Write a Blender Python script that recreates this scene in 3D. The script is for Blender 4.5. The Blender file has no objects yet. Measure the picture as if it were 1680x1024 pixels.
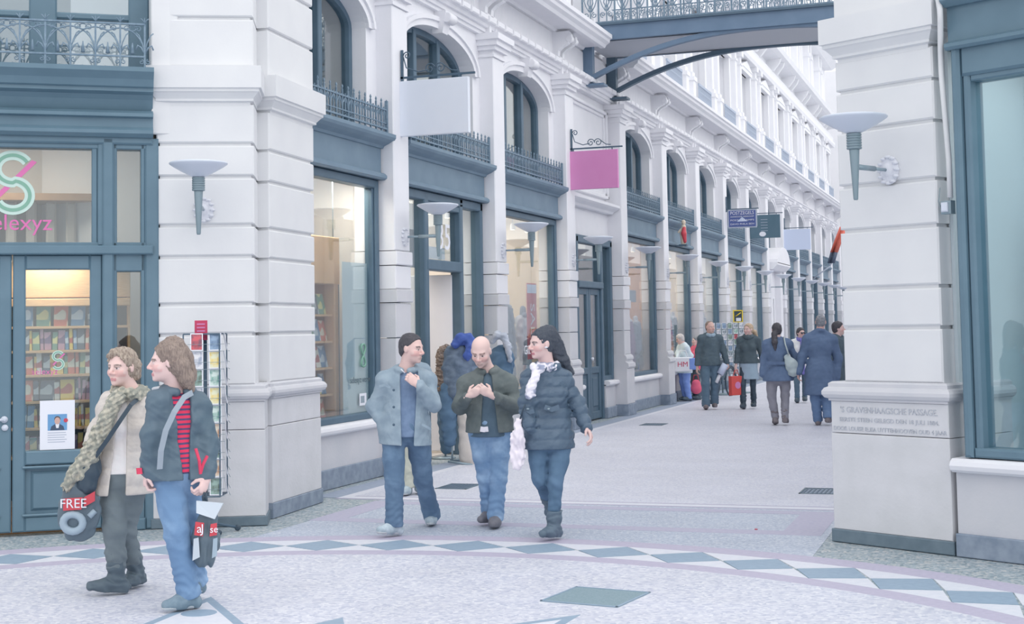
import bpy, bmesh, math, random
import numpy as np
from mathutils import Matrix, Vector
random.seed(7); rng = np.random.default_rng(7)
SC = bpy.context.scene
COL = SC.collection
PI = math.pi

# ------------------------------------------------------------------ camera
# world: X across the passage, Y along it, Z up; camera stands in the rotunda at the origin
CF, CP, CR, CY, CV0, CH = 2342.0, .0600, .0172, .3275, 396.0, 1.72
FV = np.array([-math.sin(CY), math.cos(CY), 0.]); RV = np.array([math.cos(CY), math.sin(CY), 0.]); UV = np.array([0, 0, 1.])
FW = FV*math.cos(CP)+UV*math.sin(CP); UW = -FV*math.sin(CP)+UV*math.cos(CP)
cc, cs = math.cos(CR), math.sin(CR)
cam_d = bpy.data.cameras.new('camera'); cam = bpy.data.objects.new('camera', cam_d); COL.objects.link(cam)
cx_, cy_, cz_ = RV*cc-UW*cs, RV*cs+UW*cc, -FW
cam.matrix_world = Matrix(((cx_[0], cy_[0], cz_[0], 0), (cx_[1], cy_[1], cz_[1], 0), (cx_[2], cy_[2], cz_[2], CH), (0, 0, 0, 1)))
cam_d.sensor_width = 36; cam_d.lens = CF/1680*36; cam_d.shift_y = -(512-CV0)/1680
cam_d.clip_start = .1; cam_d.clip_end = 300
SC.camera = cam

# ------------------------------------------------------------------ sky, soft daylight through the glazed roof, exposure
W = bpy.data.worlds.new('world'); SC.world = W; W.use_nodes = True
bg = W.node_tree.nodes['Background']; bg.inputs[0].default_value = (.955, .972, 1.0, 1); bg.inputs[1].default_value = 1.08
sun_d = bpy.data.lights.new('sun', 'SUN'); sun_d.energy = 1.0; sun_d.angle = math.radians(80); sun_d.color = (1, .98, .97)
sun = bpy.data.objects.new('sun', sun_d); COL.objects.link(sun); sun.rotation_euler = Vector((-.60, .26, -.76)).to_track_quat('-Z', 'Y').to_euler()
SC.view_settings.view_transform = 'Standard'; SC.view_settings.look = 'None'
SC.view_settings.exposure = 0.17; SC.view_settings.gamma = 1; SC.view_settings.use_curve_mapping = False

def at(x, y, D):                       # the point at depth D (m) that the photograph shows at pixel x, y
    X = x-840; Y = y-CV0
    u = X*cc-Y*cs; v = X*cs+Y*cc
    d = FW*CF+RV*u-UW*v
    return np.array([0, 0, CH])+d*(D/(d@FV))
def gnd(x, y, z=0):
    X = x-840; Y = y-CV0
    u = X*cc-Y*cs; v = X*cs+Y*cc
    d = FW*CF+RV*u-UW*v
    return np.array([0, 0, CH])+d*((z-CH)/d[2])

# ------------------------------------------------------------------ materials
def lin(c):
    o = []
    for v in c[:3]:
        v /= 255.
        o.append(v/12.92 if v <= .04045 else ((v+.055)/1.055)**2.4)
    return (o[0], o[1], o[2], 1)
MATS = {}
def mat(name, c, rough=.6, c2=None, scale=8, bump=0, bscale=60, metal=0, spec=.4, detail=4, lo=.35, hi=.65, coord='Object', emit=None, es=0, stretch=None):
    m = bpy.data.materials.new(name); m.use_nodes = True; nt = m.node_tree; N = nt.nodes; L = nt.links
    b = N['Principled BSDF']; b.inputs['Roughness'].default_value = rough; b.inputs['Metallic'].default_value = metal
    b.inputs['Specular IOR Level'].default_value = spec
    b.inputs['Base Color'].default_value = lin(c)
    tc = N.new('ShaderNodeTexCoord'); src = tc.outputs[coord]
    if stretch:
        mp = N.new('ShaderNodeMapping'); mp.inputs['Scale'].default_value = stretch; L.new(src, mp.inputs[0]); src = mp.outputs[0]
    if c2 is not None:
        n = N.new('ShaderNodeTexNoise'); n.inputs['Scale'].default_value = scale; n.inputs['Detail'].default_value = detail
        L.new(src, n.inputs['Vector'])
        r = N.new('ShaderNodeValToRGB'); r.color_ramp.elements[0].position = lo; r.color_ramp.elements[1].position = hi
        r.color_ramp.elements[0].color = lin(c); r.color_ramp.elements[1].color = lin(c2)
        L.new(n.outputs[0], r.inputs[0]); L.new(r.outputs[0], b.inputs['Base Color'])
    if bump:
        n2 = N.new('ShaderNodeTexNoise'); n2.inputs['Scale'].default_value = bscale; n2.inputs['Detail'].default_value = 3
        L.new(src, n2.inputs['Vector'])
        bp = N.new('ShaderNodeBump'); bp.inputs['Strength'].default_value = bump; bp.inputs['Distance'].default_value = .01
        L.new(n2.outputs[0], bp.inputs['Height']); L.new(bp.outputs[0], b.inputs['Normal'])
    if emit is not None:
        b.inputs['Emission Color'].default_value = lin(emit); b.inputs['Emission Strength'].default_value = es
    MATS[name] = m
    return m
def speckle(name, base, a, b_, scale, rough=.55, amt=.5, bump=.15):
    """stone chips set in cement: voronoi cells of three tones"""
    m = bpy.data.materials.new(name); m.use_nodes = True; nt = m.node_tree; N = nt.nodes; L = nt.links
    b = N['Principled BSDF']; b.inputs['Roughness'].default_value = rough
    tc = N.new('ShaderNodeTexCoord')
    v = N.new('ShaderNodeTexVoronoi'); v.inputs['Scale'].default_value = scale; L.new(tc.outputs['Object'], v.inputs['Vector'])
    sx = N.new('ShaderNodeSeparateColor'); L.new(v.outputs['Color'], sx.inputs[0])
    r = N.new('ShaderNodeValToRGB'); e = r.color_ramp.elements
    e[0].position = 0; e[0].color = lin(a); e[1].position = 1; e[1].color = lin(b_)
    k = e.new(.5-amt*.3); k.color = lin(base); k = e.new(.5+amt*.3); k.color = lin(base)
    L.new(sx.outputs[0], r.inputs[0])
    n = N.new('ShaderNodeTexNoise'); n.inputs['Scale'].default_value = 1.3; n.inputs['Detail'].default_value = 5; L.new(tc.outputs['Object'], n.inputs['Vector'])
    mx = N.new('ShaderNodeMix'); mx.data_type = 'RGBA'; mx.blend_type = 'MULTIPLY'; mx.inputs[0].default_value = .22
    L.new(r.outputs[0], mx.inputs[6]); L.new(n.outputs[0], mx.inputs[7]); 
    g = N.new('ShaderNodeBrightContrast'); g.inputs[1].default_value = .02; L.new(mx.outputs[2], g.inputs[0])
    L.new(g.outputs[0], b.inputs['Base Color'])
    bp = N.new('ShaderNodeBump'); bp.inputs['Strength'].default_value = bump; bp.inputs['Distance'].default_value = .004
    L.new(v.outputs['Distance'], bp.inputs['Height']); L.new(bp.outputs[0], b.inputs['Normal'])
    MATS[name] = m; return m
def glass_mat(name, tint, refl=.10, fres=1.45, gtint=(1, 1, 1)):
    m = bpy.data.materials.new(name); m.use_nodes = True; nt = m.node_tree; N = nt.nodes; L = nt.links
    N.remove(N['Principled BSDF'])
    t = N.new('ShaderNodeBsdfTransparent'); t.inputs[0].default_value = (*tint, 1)
    g = N.new('ShaderNodeBsdfGlossy'); g.inputs['Roughness'].default_value = .01; g.inputs[0].default_value = (*gtint, 1)
    f = N.new('ShaderNodeFresnel'); ge = N.new('ShaderNodeNewGeometry'); mr = N.new('ShaderNodeMapRange'); mr.inputs[3].default_value = fres; mr.inputs[4].default_value = 1/fres
    L.new(ge.outputs['Backfacing'], mr.inputs[0]); L.new(mr.outputs[0], f.inputs[0])
    ad = N.new('ShaderNodeMath'); ad.operation = 'ADD'; ad.inputs[1].default_value = refl; ad.use_clamp = True; L.new(f.outputs[0], ad.inputs[0])
    mx = N.new('ShaderNodeMixShader'); L.new(ad.outputs[0], mx.inputs[0]); L.new(t.outputs[0], mx.inputs[1]); L.new(g.outputs[0], mx.inputs[2])
    L.new(mx.outputs[0], N['Material Output'].inputs[0])
    MATS[name] = m; return m

mat('plaster', (230, 231, 236), .75, (234, 234, 239), 3, .08, 40)
mat('plaster_far', (236, 237, 241), .8, (240, 240, 244), 2)  # paler than plaster: haze over the upper storey put into the colour
mat('pier_paint', (226, 227, 229), .7, (221, 222, 225), 2.2, .06, 30)
mat('stone', (201, 203, 209), .8, (209, 209, 214), 2.5, .15, 35, detail=8)
mat('stone_pier', (218, 218, 222), .8, (206, 207, 210), 3.5, .18, 30, detail=9, lo=.3, hi=.75)
mat('slate', (128, 142, 160), .7, (150, 162, 178), 9, .15, 40)
mat('slate_dark', (102, 120, 132), .6, (114, 131, 143), 9, .12, 40)
mat('paint', (83, 107, 125), .45, (89, 113, 131), 5, .03, 30)
mat('paint_front', (98, 125, 141), .4, (104, 131, 147), 4, .03, 25)
mat('paint_front_dark', (66, 92, 106), .4, (72, 97, 112), 4)
mat('fascia', (114, 136, 154), .55, (122, 144, 161), 3, .03, 20)
mat('iron', (108, 131, 150), .5, (130, 151, 168), 30)
mat('iron_dark', (80, 102, 120), .5)
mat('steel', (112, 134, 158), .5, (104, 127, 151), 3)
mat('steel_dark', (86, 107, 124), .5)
mat('soffit', (190, 194, 202), .8)
mat('opal', (212, 219, 232), .35, spec=.5)
mat('nickel', (150, 168, 178), .35, metal=.3)
mat('nickel_dark', (138, 156, 165), .4, metal=.2)
mat('stone_rosette', (222, 224, 232), .8, bump=.3, bscale=50)
mat('sign_white', (228, 233, 243), .4, (224, 230, 241), 2)
mat('iron_pale', (176, 187, 204), .6)  # iron with the bright washed-out look of the upper storey put into its colour
mat('sign_pink', (212, 138, 190), .45, (215, 145, 195), 2)
mat('sign_pale', (204, 215, 238), .5)
mat('sign_navy', (84, 100, 158), .5)
mat('sign_green', (84, 112, 128), .5, (92, 118, 134), 3)
mat('print_white', (232, 234, 242), .6)
mat('print_pink', (216, 120, 176), .6)
mat('print_green', (132, 176, 158), .6)
mat('print_pale_green', (196, 220, 212), .6)
mat('frost', (208, 219, 224), .5)
mat('terra_hidden', (200, 200, 210), .8)
speckle('terrazzo', (213, 215, 228), (188, 193, 212), (233, 234, 241), 40, .5, .35)
speckle('terrazzo_passage', (214, 216, 229), (194, 198, 216), (230, 231, 239), 55, .5, .45)
speckle('terrazzo_blue', (184, 194, 211), (160, 172, 194), (216, 220, 228), 60, .5, .5)
speckle('pebble', (162, 177, 186), (118, 138, 148), (206, 206, 204), 45, .6, .3, .3)
mat('floor_purple', (190, 184, 204), .55, (182, 177, 197), 25)
mat('floor_red', (176, 174, 196), .55, (186, 184, 202), 25)
mat('floor_white', (222, 223, 231), .5, (214, 217, 227), 20)
mat('floor_slate', (142, 163, 184), .5, (150, 171, 190), 20, .05, 40)
mat('floor_kerb', (152, 164, 184), .6, (164, 175, 192), 20)
mat('hatch', (128, 152, 162), .5, (140, 162, 172), 60, .4, 200)
mat('wood_warm', (228, 186, 142), .5, (214, 168, 124), 14, stretch=(1, 12, 12))
mat('wood_shop', (198, 158, 122), .6, (188, 146, 110), 10)
mat('interior_pale', (214, 208, 202), .8)
mat('interior_cream', (222, 208, 190), .8)
mat('interior_grey', (150, 164, 174), .8)
mat('interior_dark', (96, 112, 122), .8)
mat('red_print', (200, 76, 92), .6)
mat('glow', (255, 236, 205), emit=(255, 232, 200), es=6)
glass_mat('glass', (.92, .96, .96), .13)
glass_mat('glass_front', (.86, .92, .94), .07)
glass_mat('glass_upper', (.84, .90, .92), .12)
glass_mat('glass_right', (.84, .92, .94), .03)

# ------------------------------------------------------------------ object helpers
class MB:
    """collects geometry for one mesh"""
    def __init__(s, T=None): s.v = []; s.f = []; s.m = []; s.sm = []; s.T = T
    def add(s, vs, fs, mi=0, smooth=False):
        o = len(s.v)
        for p in vs:
            p = Vector(p)
            s.v.append(tuple(s.T @ p) if s.T else tuple(p))
        for q in fs: s.f.append(tuple(i+o for i in q)); s.m.append(mi); s.sm.append(smooth)
        return s
    def box(s, x0, x1, y0, y1, z0, z1, mi=0):
        return s.add([(x0, y0, z0), (x1, y0, z0), (x1, y1, z0), (x0, y1, z0), (x0, y0, z1), (x1, y0, z1), (x1, y1, z1), (x0, y1, z1)],
                     [(0, 3, 2, 1), (4, 5, 6, 7), (0, 1, 5, 4), (1, 2, 6, 5), (2, 3, 7, 6), (3, 0, 4, 7)], mi)
    def bbox_(s, x0, x1, y0, y1, z0, z1, c=.008, mi=0):
        """box with its front (low y) edges bevelled"""
        a = [(x0+c, y0, z0+c), (x1-c, y0, z0+c), (x1-c, y0, z1-c), (x0+c, y0, z1-c)]
        b = [(x0, y0+c, z0), (x1, y0+c, z0), (x1, y0+c, z1), (x0, y0+c, z1)]
        d = [(x0, y1, z0), (x1, y1, z0), (x1, y1, z1), (x0, y1, z1)]
        fs = [(0, 1, 2, 3), (8+3, 8+2, 8+1, 8)]
        for i in range(4):
            j = (i+1) % 4
            fs += [(4+i, 4+j, j, i), (8+i, 8+j, 4+j, 4+i)]
        return s.add(a+b+d, fs, mi)
    def extr(s, poly, vec, mi=0, smooth=False):
        """planar polygon (3d points, counter-clockwise seen from -vec) extruded by vec"""
        n = len(poly); vec = Vector(vec); P = [Vector(p) for p in poly]; Q = [p+vec for p in P]
        fs = [tuple(range(n))[::-1] if False else tuple(range(n)), tuple(range(2*n-1, n-1, -1))]
        s.add(P+Q, fs, mi)
        s.add(P+Q, [(i, i+n, (i+1) % n+n, (i+1) % n) for i in range(n)], mi, smooth)
        return s
    def mold(s, prof, x0, x1, mi=0):
        """moulding: profile of (y, z) swept along local x"""
        return s.extr([(x0, y, z) for y, z in prof], (x1-x0, 0, 0), mi)
    def lathe(s, prof, n=20, c=(0, 0, 0), mi=0, M=None, smooth=True):
        vs = []; fs = []
        for r, z in prof:
            for i in range(n):
                a = 2*PI*i/n; p = Vector((r*math.cos(a), r*math.sin(a), z))
                if M: p = M @ p
                vs.append(p+Vector(c))
        k = len(prof)
        for j in range(k-1):
            for i in range(n): fs.append((j*n+i, j*n+(i+1) % n, (j+1)*n+(i+1) % n, (j+1)*n+i))
        s.add(vs, fs, mi, smooth)
        s.add(vs, [tuple(range(n))[::-1], tuple((k-1)*n+i for i in range(n))], mi)
        return s
    def tube(s, pts, r, n=6, mi=0, closed=False, smooth=True):
        P = [Vector(p) for p in pts]; k = len(P); vs = []; fs = []
        rs = r if isinstance(r, (list, tuple)) else [r]*k
        up = None
        for i in range(k):
            a = P[(i-1) % k] if (closed or i > 0) else P[i]; b = P[(i+1) % k] if (closed or i < k-1) else P[i]
            t = (b-a)
            if t.length < 1e-9: t = Vector((0, 0, 1))
            t.normalize()
            if up is None: up = Vector((0, 0, 1)) if abs(t.z) < .9 else Vector((0, 1, 0))
            x = up.cross(t)
            if x.length < 1e-6: x = Vector((1, 0, 0)).cross(t)
            x.normalize(); y = t.cross(x); up = y
            for j in range(n):
                q = 2*PI*(j+.5)/n; vs.append(P[i]+(x*math.cos(q)+y*math.sin(q))*rs[i])
        for i in range(k if closed else k-1):
            for j in range(n):
                i2 = (i+1) % k
                fs.append((i*n+j, i*n+(j+1) % n, i2*n+(j+1) % n, i2*n+j))
        s.add(vs, fs, mi, smooth)
        if not closed: s.add(vs[:n]+vs[-n:], [tuple(range(n))[::-1], tuple(range(n, 2*n))], mi)
        return s
    def build(s, name, mats, parent=None, loc=None, rz=None, label=None):
        me = bpy.data.meshes.new(name); me.from_pydata(s.v, [], s.f)
        for m in (mats if isinstance(mats, (list, tuple)) else [mats]): me.materials.append(MATS[m] if isinstance(m, str) else m)
        me.polygons.foreach_set('material_index', s.m); me.polygons.foreach_set('use_smooth', s.sm)
        bm = bmesh.new(); bm.from_mesh(me); bmesh.ops.remove_doubles(bm, verts=bm.verts, dist=1e-5)
        bmesh.ops.recalc_face_normals(bm, faces=bm.faces); bm.to_mesh(me); bm.free()
        return link(name, me, parent, loc, rz, label)
def link(name, me, parent=None, loc=None, rz=None, label=None):
    o = bpy.data.objects.new(name, me); COL.objects.link(o)
    if parent: o.parent = parent
    if loc is not None: o.location = loc
    if rz is not None: o.rotation_euler[2] = rz
    if label: o['label'] = label
    return o
def tag(o, label=None, cat=None, group=None, kind=None):
    if label: o['label'] = label
    if cat: o['category'] = cat
    if group: o['group'] = group
    if kind: o['kind'] = kind
    return o
def thing(name, label, cat, loc=(0, 0, 0), rz=0, group=None, kind=None):
    o = bpy.data.objects.new(name, None); o.empty_display_size = .1; COL.objects.link(o)
    o.location = loc; o.rotation_euler[2] = rz
    return tag(o, label, cat, group, kind)
def copy_tree(o, loc=None, rz=None, label=None, parent=None):
    c = o.copy(); COL.objects.link(c)
    if parent is not None: c.parent = parent
    if loc is not None: c.location = loc
    if rz is not None: c.rotation_euler[2] = rz
    if label: c['label'] = label
    for ch in o.children: copy_tree(ch, parent=c)
    return c
def text(body, size, mat_, parent, loc, rot, name='lettering', depth=.002, align='CENTER', sx=1, bold=0):
    cu = bpy.data.curves.new(name, 'FONT'); cu.body = body; cu.size = size; cu.align_x = align; cu.align_y = 'CENTER'
    cu.extrude = depth; cu.resolution_u = 3; cu.offset = bold
    t = bpy.data.objects.new(name, cu); COL.objects.link(t)
    dg = bpy.context.evaluated_depsgraph_get(); me = bpy.data.meshes.new_from_object(t.evaluated_get(dg))
    bpy.data.objects.remove(t); me.materials.clear(); me.materials.append(MATS[mat_])
    o = link(name, me, parent); o.location = loc; o.rotation_euler = rot; o.scale = (sx, 1, 1)
    return o
def arc(cx, cz, rx, rz_, a0, a1, n, y=0): return [(cx+rx*math.cos(a0+(a1-a0)*i/n), y, cz+rz_*math.sin(a0+(a1-a0)*i/n)) for i in range(n+1)]
def spiral(cx, cz, r0, r1, a0, turns, n, y=0):
    o = []
    for i in range(n+1):
        t = i/n; r = r0+(r1-r0)*t; a = a0+turns*2*PI*t; o.append((cx+r*math.cos(a), y, cz+r*math.sin(a)))
    return o
# ------------------------------------------------------------------ floor
CX, CYR = -3.647, 5.269                      # centre of the rotunda
RO, RM, RI = 5.69, 5.41, 5.14                # diamond band: outer, middle, inner radius
STEP = math.radians(360/57); TH0 = math.radians(-10.4)
def pol(r, th, z=0): return (CX+r*math.sin(th), CYR+r*math.cos(th), z)
floor = MB().box(-24, 16, -12, 95, -.3, -.004).build('floor', 'pebble')
tag(floor, 'speckled stone floor of the arcade and its round crossing', kind='structure')
def slab(name, pts, m, top=0., bot=-.02, label=None):
    return MB().extr([(p[0], p[1], bot) for p in pts], (0, 0, top-bot)).build(name, m, floor, label=label)
def ring(name, r0, r1, m, n=180, top=0., label=None):
    b = MB(); vs = []; fs = []
    for i in range(n):
        t = 2*PI*i/n
        vs += [pol(r0, t, top), pol(r1, t, top), pol(r0, t, -.02), pol(r1, t, -.02)]
    for i in range(n):
        a = i*4; c = ((i+1) % n)*4
        fs += [(a, a+1, c+1, c), (a+1, a+3, c+3, c+1), (a, c, c+2, a+2)]
    return b.add(vs, fs).build(name, m, floor, label=label)
slab('terrazzo_disc', [pol(4.94, -2*PI*i/160) for i in range(160)], 'terrazzo', label='round field of pale speckled terrazzo')
ring('border_ring', 4.94, RI, 'floor_purple', label='mauve inner border ring')
ring('border_ring', RO, 5.93, 'floor_purple', label='mauve outer border ring')
dark_me = white_o = white_i = None
for k in range(57):
    th = TH0+k*STEP
    if dark_me is None:
        z0, z1 = -.02, .0
        def piece(pts): return MB().extr([(r*math.sin(t), r*math.cos(t), z0) for r, t in pts], (0, 0, z1-z0))
        g = .0016
        d = piece([(RO-.004, 0), (RM, -STEP/2+g*2), (RI+.004, 0), (RM, STEP/2-g*2)]).build('dark_tile', 'floor_slate', floor, (CX, CYR, 0))
        wo = piece([(RO-.003, STEP-g), (RO-.003, STEP*.5), (RO-.003, g), (RM+.012, STEP/2)]).build('white_tile', 'floor_white', floor, (CX, CYR, 0))
        wi = piece([(RI+.003, g), (RI+.003, STEP*.5), (RI+.003, STEP-g), (RM-.012, STEP/2)]).build('white_tile', 'floor_white', floor, (CX, CYR, 0))
        dark_me, white_o, white_i = d, wo, wi
        for o in (d, wo, wi): o.rotation_euler[2] = -th
    else:
        for src in (dark_me, white_o, white_i):
            c = src.copy(); COL.objects.link(c); c.rotation_euler[2] = -th
# star in the middle of the crossing: outlined points
def tri_outline(name, tip, l, r, w, m):
    P = [np.array(q, float) for q in (tip, l, r)]; cen = sum(P)/3
    Q = [cen+(p-cen)*(1-w) for p in P]
    b = MB()
    for i in range(3):
        j = (i+1) % 3
        b.extr([(P[i][0], P[i][1], -.015), (P[j][0], P[j][1], -.015), (Q[j][0], Q[j][1], -.015), (Q[i][0], Q[i][1], -.015)], (0, 0, .017))
    return b.build(name, m, floor), Q
for k in range(8):
    th = math.radians(-23+45*k)
    o, Q = tri_outline('star_outline', pol(3.26, th)[:2], pol(2.1, th+.2)[:2], pol(2.1, th-.2)[:2], .22, 'floor_slate')
    MB().extr([(q[0], q[1], -.015) for q in Q], (0, 0, .0165)).build('star_point', 'floor_white', floor)
    c = pol(2.72, th)
    MB().lathe([(.11, -.015), (.11, .003)], 18, (c[0], c[1], 0)).build('star_boss', 'floor_slate', floor)
    th += math.radians(20)
    tri_outline('star_outline', pol(2.6, th)[:2], pol(2.05, th+.13)[:2], pol(2.05, th-.13)[:2], .6, 'floor_slate')
# panel between the crossing and the passage
arcp = [(CX+5.93*math.sin(t), CYR+5.93*math.cos(t)) for t in np.linspace(math.asin((-5.98-CX)/5.93), math.asin((-1.36-CX)/5.93), 40)]
slab('threshold_field', [(-1.36, 13.42), (-5.98, 13.42)]+arcp, 'terrazzo_blue', -.001)
def strip(x0, x1, y0, y1, m, name, top=.0006, label=None): return slab(name, [(x0, y0), (x1, y0), (x1, y1), (x0, y1)], m, top, -.02, label)
strip(-6.0, -1.42, 11.78, 12.0, 'floor_red', 'floor_band'); strip(-6.0, -1.42, 13.05, 13.26, 'floor_red', 'floor_band')
strip(-6.0, -5.72, 12.0, 13.05, 'floor_red', 'floor_band'); strip(-1.75, -1.42, 12.0, 13.05, 'floor_red', 'floor_band')
strip(-6.5, -.85, 13.42, 13.56, 'floor_white', 'floor_line'); strip(-6.5, -.85, 13.36, 13.42, 'floor_red', 'floor_line')
strip(-6.38, -.95, 13.62, 90, 'terrazzo_passage', 'passage_field', label='long pale terrazzo field of the passage')
strip(-6.38, -.95, 13.56, 13.62, 'floor_red', 'floor_line')
for x0, x1 in ((-6.5, -6.38), (-.95, -.83)): strip(x0, x1, 13.56, 90, 'floor_white', 'floor_line')
for x0, x1 in ((-6.78, -6.5), (-.83, -.55)): strip(x0, x1, 13.42, 90, 'floor_kerb', 'floor_border')
hatch = thing('floor_hatch', 'square dark metal hatch set diagonally in the pale round floor', 'hatch', (-2.485, 8.85, 0), math.radians(-9))
MB().box(-.265, .265, -.265, .265, -.02, .004).build('hatch_plate', 'hatch', hatch)
b = MB()
for a, c in ((-.265, -.25), (.25, .265)): b.box(a, c, -.265, .265, .003, .007); b.box(-.265, .265, a, c, .003, .007)
b.build('hatch_rim', 'floor_slate', hatch)
def grate(x, y, w, l, label):
    g = thing('floor_grate', label, 'grate', (x, y, 0))
    b = MB(); b.box(-w/2, w/2, -l/2, -l/2+.025, -.02, .006); b.box(-w/2, w/2, l/2-.025, l/2, -.02, .006)
    b.box(-w/2, -w/2+.02, -l/2, l/2, -.02, .006); b.box(w/2-.02, w/2, -l/2, l/2, -.02, .006); b.build('grate_frame', 'slate_dark', g)
    n = 9; me = None
    for i in range(n):
        xx = -w/2+.02+(w-.04)*(i+.5)/n
        if me is None: me = MB().box(-.008, .008, -l/2+.02, l/2-.02, -.02, .005).build('grate_bar', 'iron_dark', g, (xx, 0, 0)).data
        else: link('grate_bar', me, g, (xx, 0, 0))
    MB().box(-w/2, w/2, -l/2, l/2, -.03, .001).build('grate_pit', 'slate', g)
grate(-5.62, 14.6, .36, .5, 'small iron floor grate behind the legs of the man in blue jeans')
grate(-1.76, 14.85, .42, .5, 'iron floor grate beside the inscribed stone pier')
grate(-5.7, 24.2, .4, .5, 'thin dark floor grate far along the passage by the left shops')
petal = MB().lathe([(.012, .0), (.016, .004), (.006, .008)], 8).build('paper_scrap', 'red_print', None, (-1.98, 12.02, 0)); tag(petal, 'tiny red scrap of litter on the floor before the pier', 'litter')

# ------------------------------------------------------------------ piers
def masonry(parent, x0, x1, dep, grooves, z0, z1, m, inset=0, y0=0):
    """courses of blocks with recessed joints; grooves = joint heights"""
    zs = [z0]+list(grooves)+[z1]
    for a, c in zip(zs[:-1], zs[1:]):
        lo = a+(.014 if a != z0 else 0); hi = c-(.014 if c != z1 else 0)
        MB().bbox_(x0, x1, y0, y0+dep, lo, hi, .012).build('block', m, parent)
    MB().box(x0+.028, x1-.028, y0+.028, y0+dep-.01, z0, z1).build('core', m, parent)
def mould_wrap(x0, x1, dep, prof, m, parent, name):
    """horizontal moulding on the front and both returns; prof = (out, z) list bottom to top"""
    b = MB(); vs = []; fs = []; n = len(prof)
    for o, z in prof: vs += [(x0-o, dep, z), (x0-o, -o, z), (x1+o, -o, z), (x1+o, dep, z)]
    for i in range(n-1):
        for j in range(3): fs.append((i*4+j, i*4+j+1, i*4+4+j+1, i*4+4+j))
    fs += [(0, 3, 2, 1), tuple((n-1)*4+j for j in range(4))]
    return b.add(vs, fs).build(name, m, parent)
TORUS = [(0, 1.10), (.012, 1.10), (.012, 1.115), (.035, 1.125), (.05, 1.15), (.05, 1.175), (.035, 1.2), (.012, 1.21), (.012, 1.235), (-.01, 1.25)]
CAP = [(-.03, 3.76), (-.03, 3.79), (0, 3.80), (0, 3.82), (.015, 3.84), (.04, 3.87), (.055, 3.88), (.055, 3.905), (.075, 3.91), (.075, 4.11), (-.03, 4.13)]
def pier(name, label, org, ang, w, xi0, xi1, dep, gro, up, plinth='slate_dark', hp=.085, taper=0):
    p = thing(name, label, None, (org[0], org[1], 0), ang, kind='structure')
    MB().bbox_(-.012, w+.012, -.012, dep, 0, hp, .006).build('plinth', plinth, p)
    MB().bbox_(.005, w-.005, 0, dep, hp, .845, .006).build('block', 'stone_pier', p)
    MB().bbox_(.008, w-.008, .004, dep, .85, 1.10, .006).build('block', 'stone_pier', p)
    mould_wrap(.01, w-.01, dep, TORUS, 'stone', p, 'torus_moulding')
    masonry(p, xi0, xi1, dep-.03, gro, 1.25, 3.77, 'pier_paint', y0=.03)
    mould_wrap(xi0, xi1, dep-.03, [(o+0, z) for o, z in CAP], 'pier_paint', p, 'cap_moulding')
    masonry(p, xi0, xi1, dep-.03, up, 4.12, 9.0, 'pier_paint', y0=.03)
    return p
AL = math.atan2(11.408-10.987, -6.225+7.122); BL_ = math.radians(95)
pier_l = pier('pillar_left', 'white banded corner pier behind the postcard rack', (-7.122, 10.987), AL, .991, .035, .90, 1.3, (1.698, 1.969, 2.393, 2.677, 3.115, 3.411), (4.562, 5.0, 5.45))
pier_s = pier('pillar_left', 'side return of the white corner pier facing into the passage', (-6.385, 11.83), BL_, 1.22, .04, 1.16, .6, (1.698, 1.969, 2.393, 2.677, 3.115, 3.411), (4.562, 5.0, 5.45), 'slate', .14)
AR = math.atan2(10.995-11.521, -.374+1.29)
pier_r = pier('pillar_right', 'white banded pier with an inscription cut in its stone base', (-1.29, 11.521), AR, 1.056, .125, 1.0, .9, (1.665, 1.972, 2.425, 2.775, 3.211, 3.525), (4.6, 5.0, 5.5), 'slate_dark', .1)
for s_, z_, body in ((.066, 1.03, "'S GRAVENHAAGSCHE PASSAGE."), (.046, .955, 'EERSTE STEEN GELEGD DEN 18 JULI 1884.'), (.046, .885, 'DOOR LOUISE ELISA UYTTENHOOVEN OUD 4 JAAR')):
    t = text(body, s_, 'stone_letter' if 'stone_letter' in MATS else 'soffit', pier_r, (.53, .002, z_), (PI/2, 0, 0), 'inscription', .003)
    wdt = t.dimensions.x
    if wdt > 0: t.scale = (.86/wdt if z_ > 1 else (.88/wdt if z_ > .9 else 1.0/wdt), 1, 1)
# white cable duct and junction box on the pier's flank
Mr = Matrix.Translation((-1.29, 11.521, 0)) @ Matrix.Rotation(AR, 4, 'Z')
duct = thing('cable_duct', 'white cable duct bent down the flank of the inscribed pier', 'duct', (-1.29, 11.521, 0), AR)
MB().tube([(1.10, -.03, 5.2), (1.10, -.03, 4.15), (1.15, -.08, 4.0), (1.15, -.08, 3.92), (1.075, .03, 3.72), (1.075, .03, 3.55), (1.10, .05, 2.9), (1.10, .05, 2.62)], .022, 8).build('duct', 'pier_paint', duct)
jb = thing('junction_box', 'small pale grey junction box at the foot of the white duct', 'electrical box', (-1.29, 11.521, 0), AR)
MB().bbox_(1.03, 1.115, .02, .09, 2.5, 2.6, .01).build('box', 'nickel', jb)
MB().bbox_(1.045, 1.10, -.0, .03, 2.515, 2.585, .008).build('cover', 'opal', jb)
MB().tube([(1.04, .03, 2.52), (1.02, .02, 2.6), (1.03, .03, 2.7)], .004, 5).build('cable', 'nickel_dark', jb)

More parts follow.
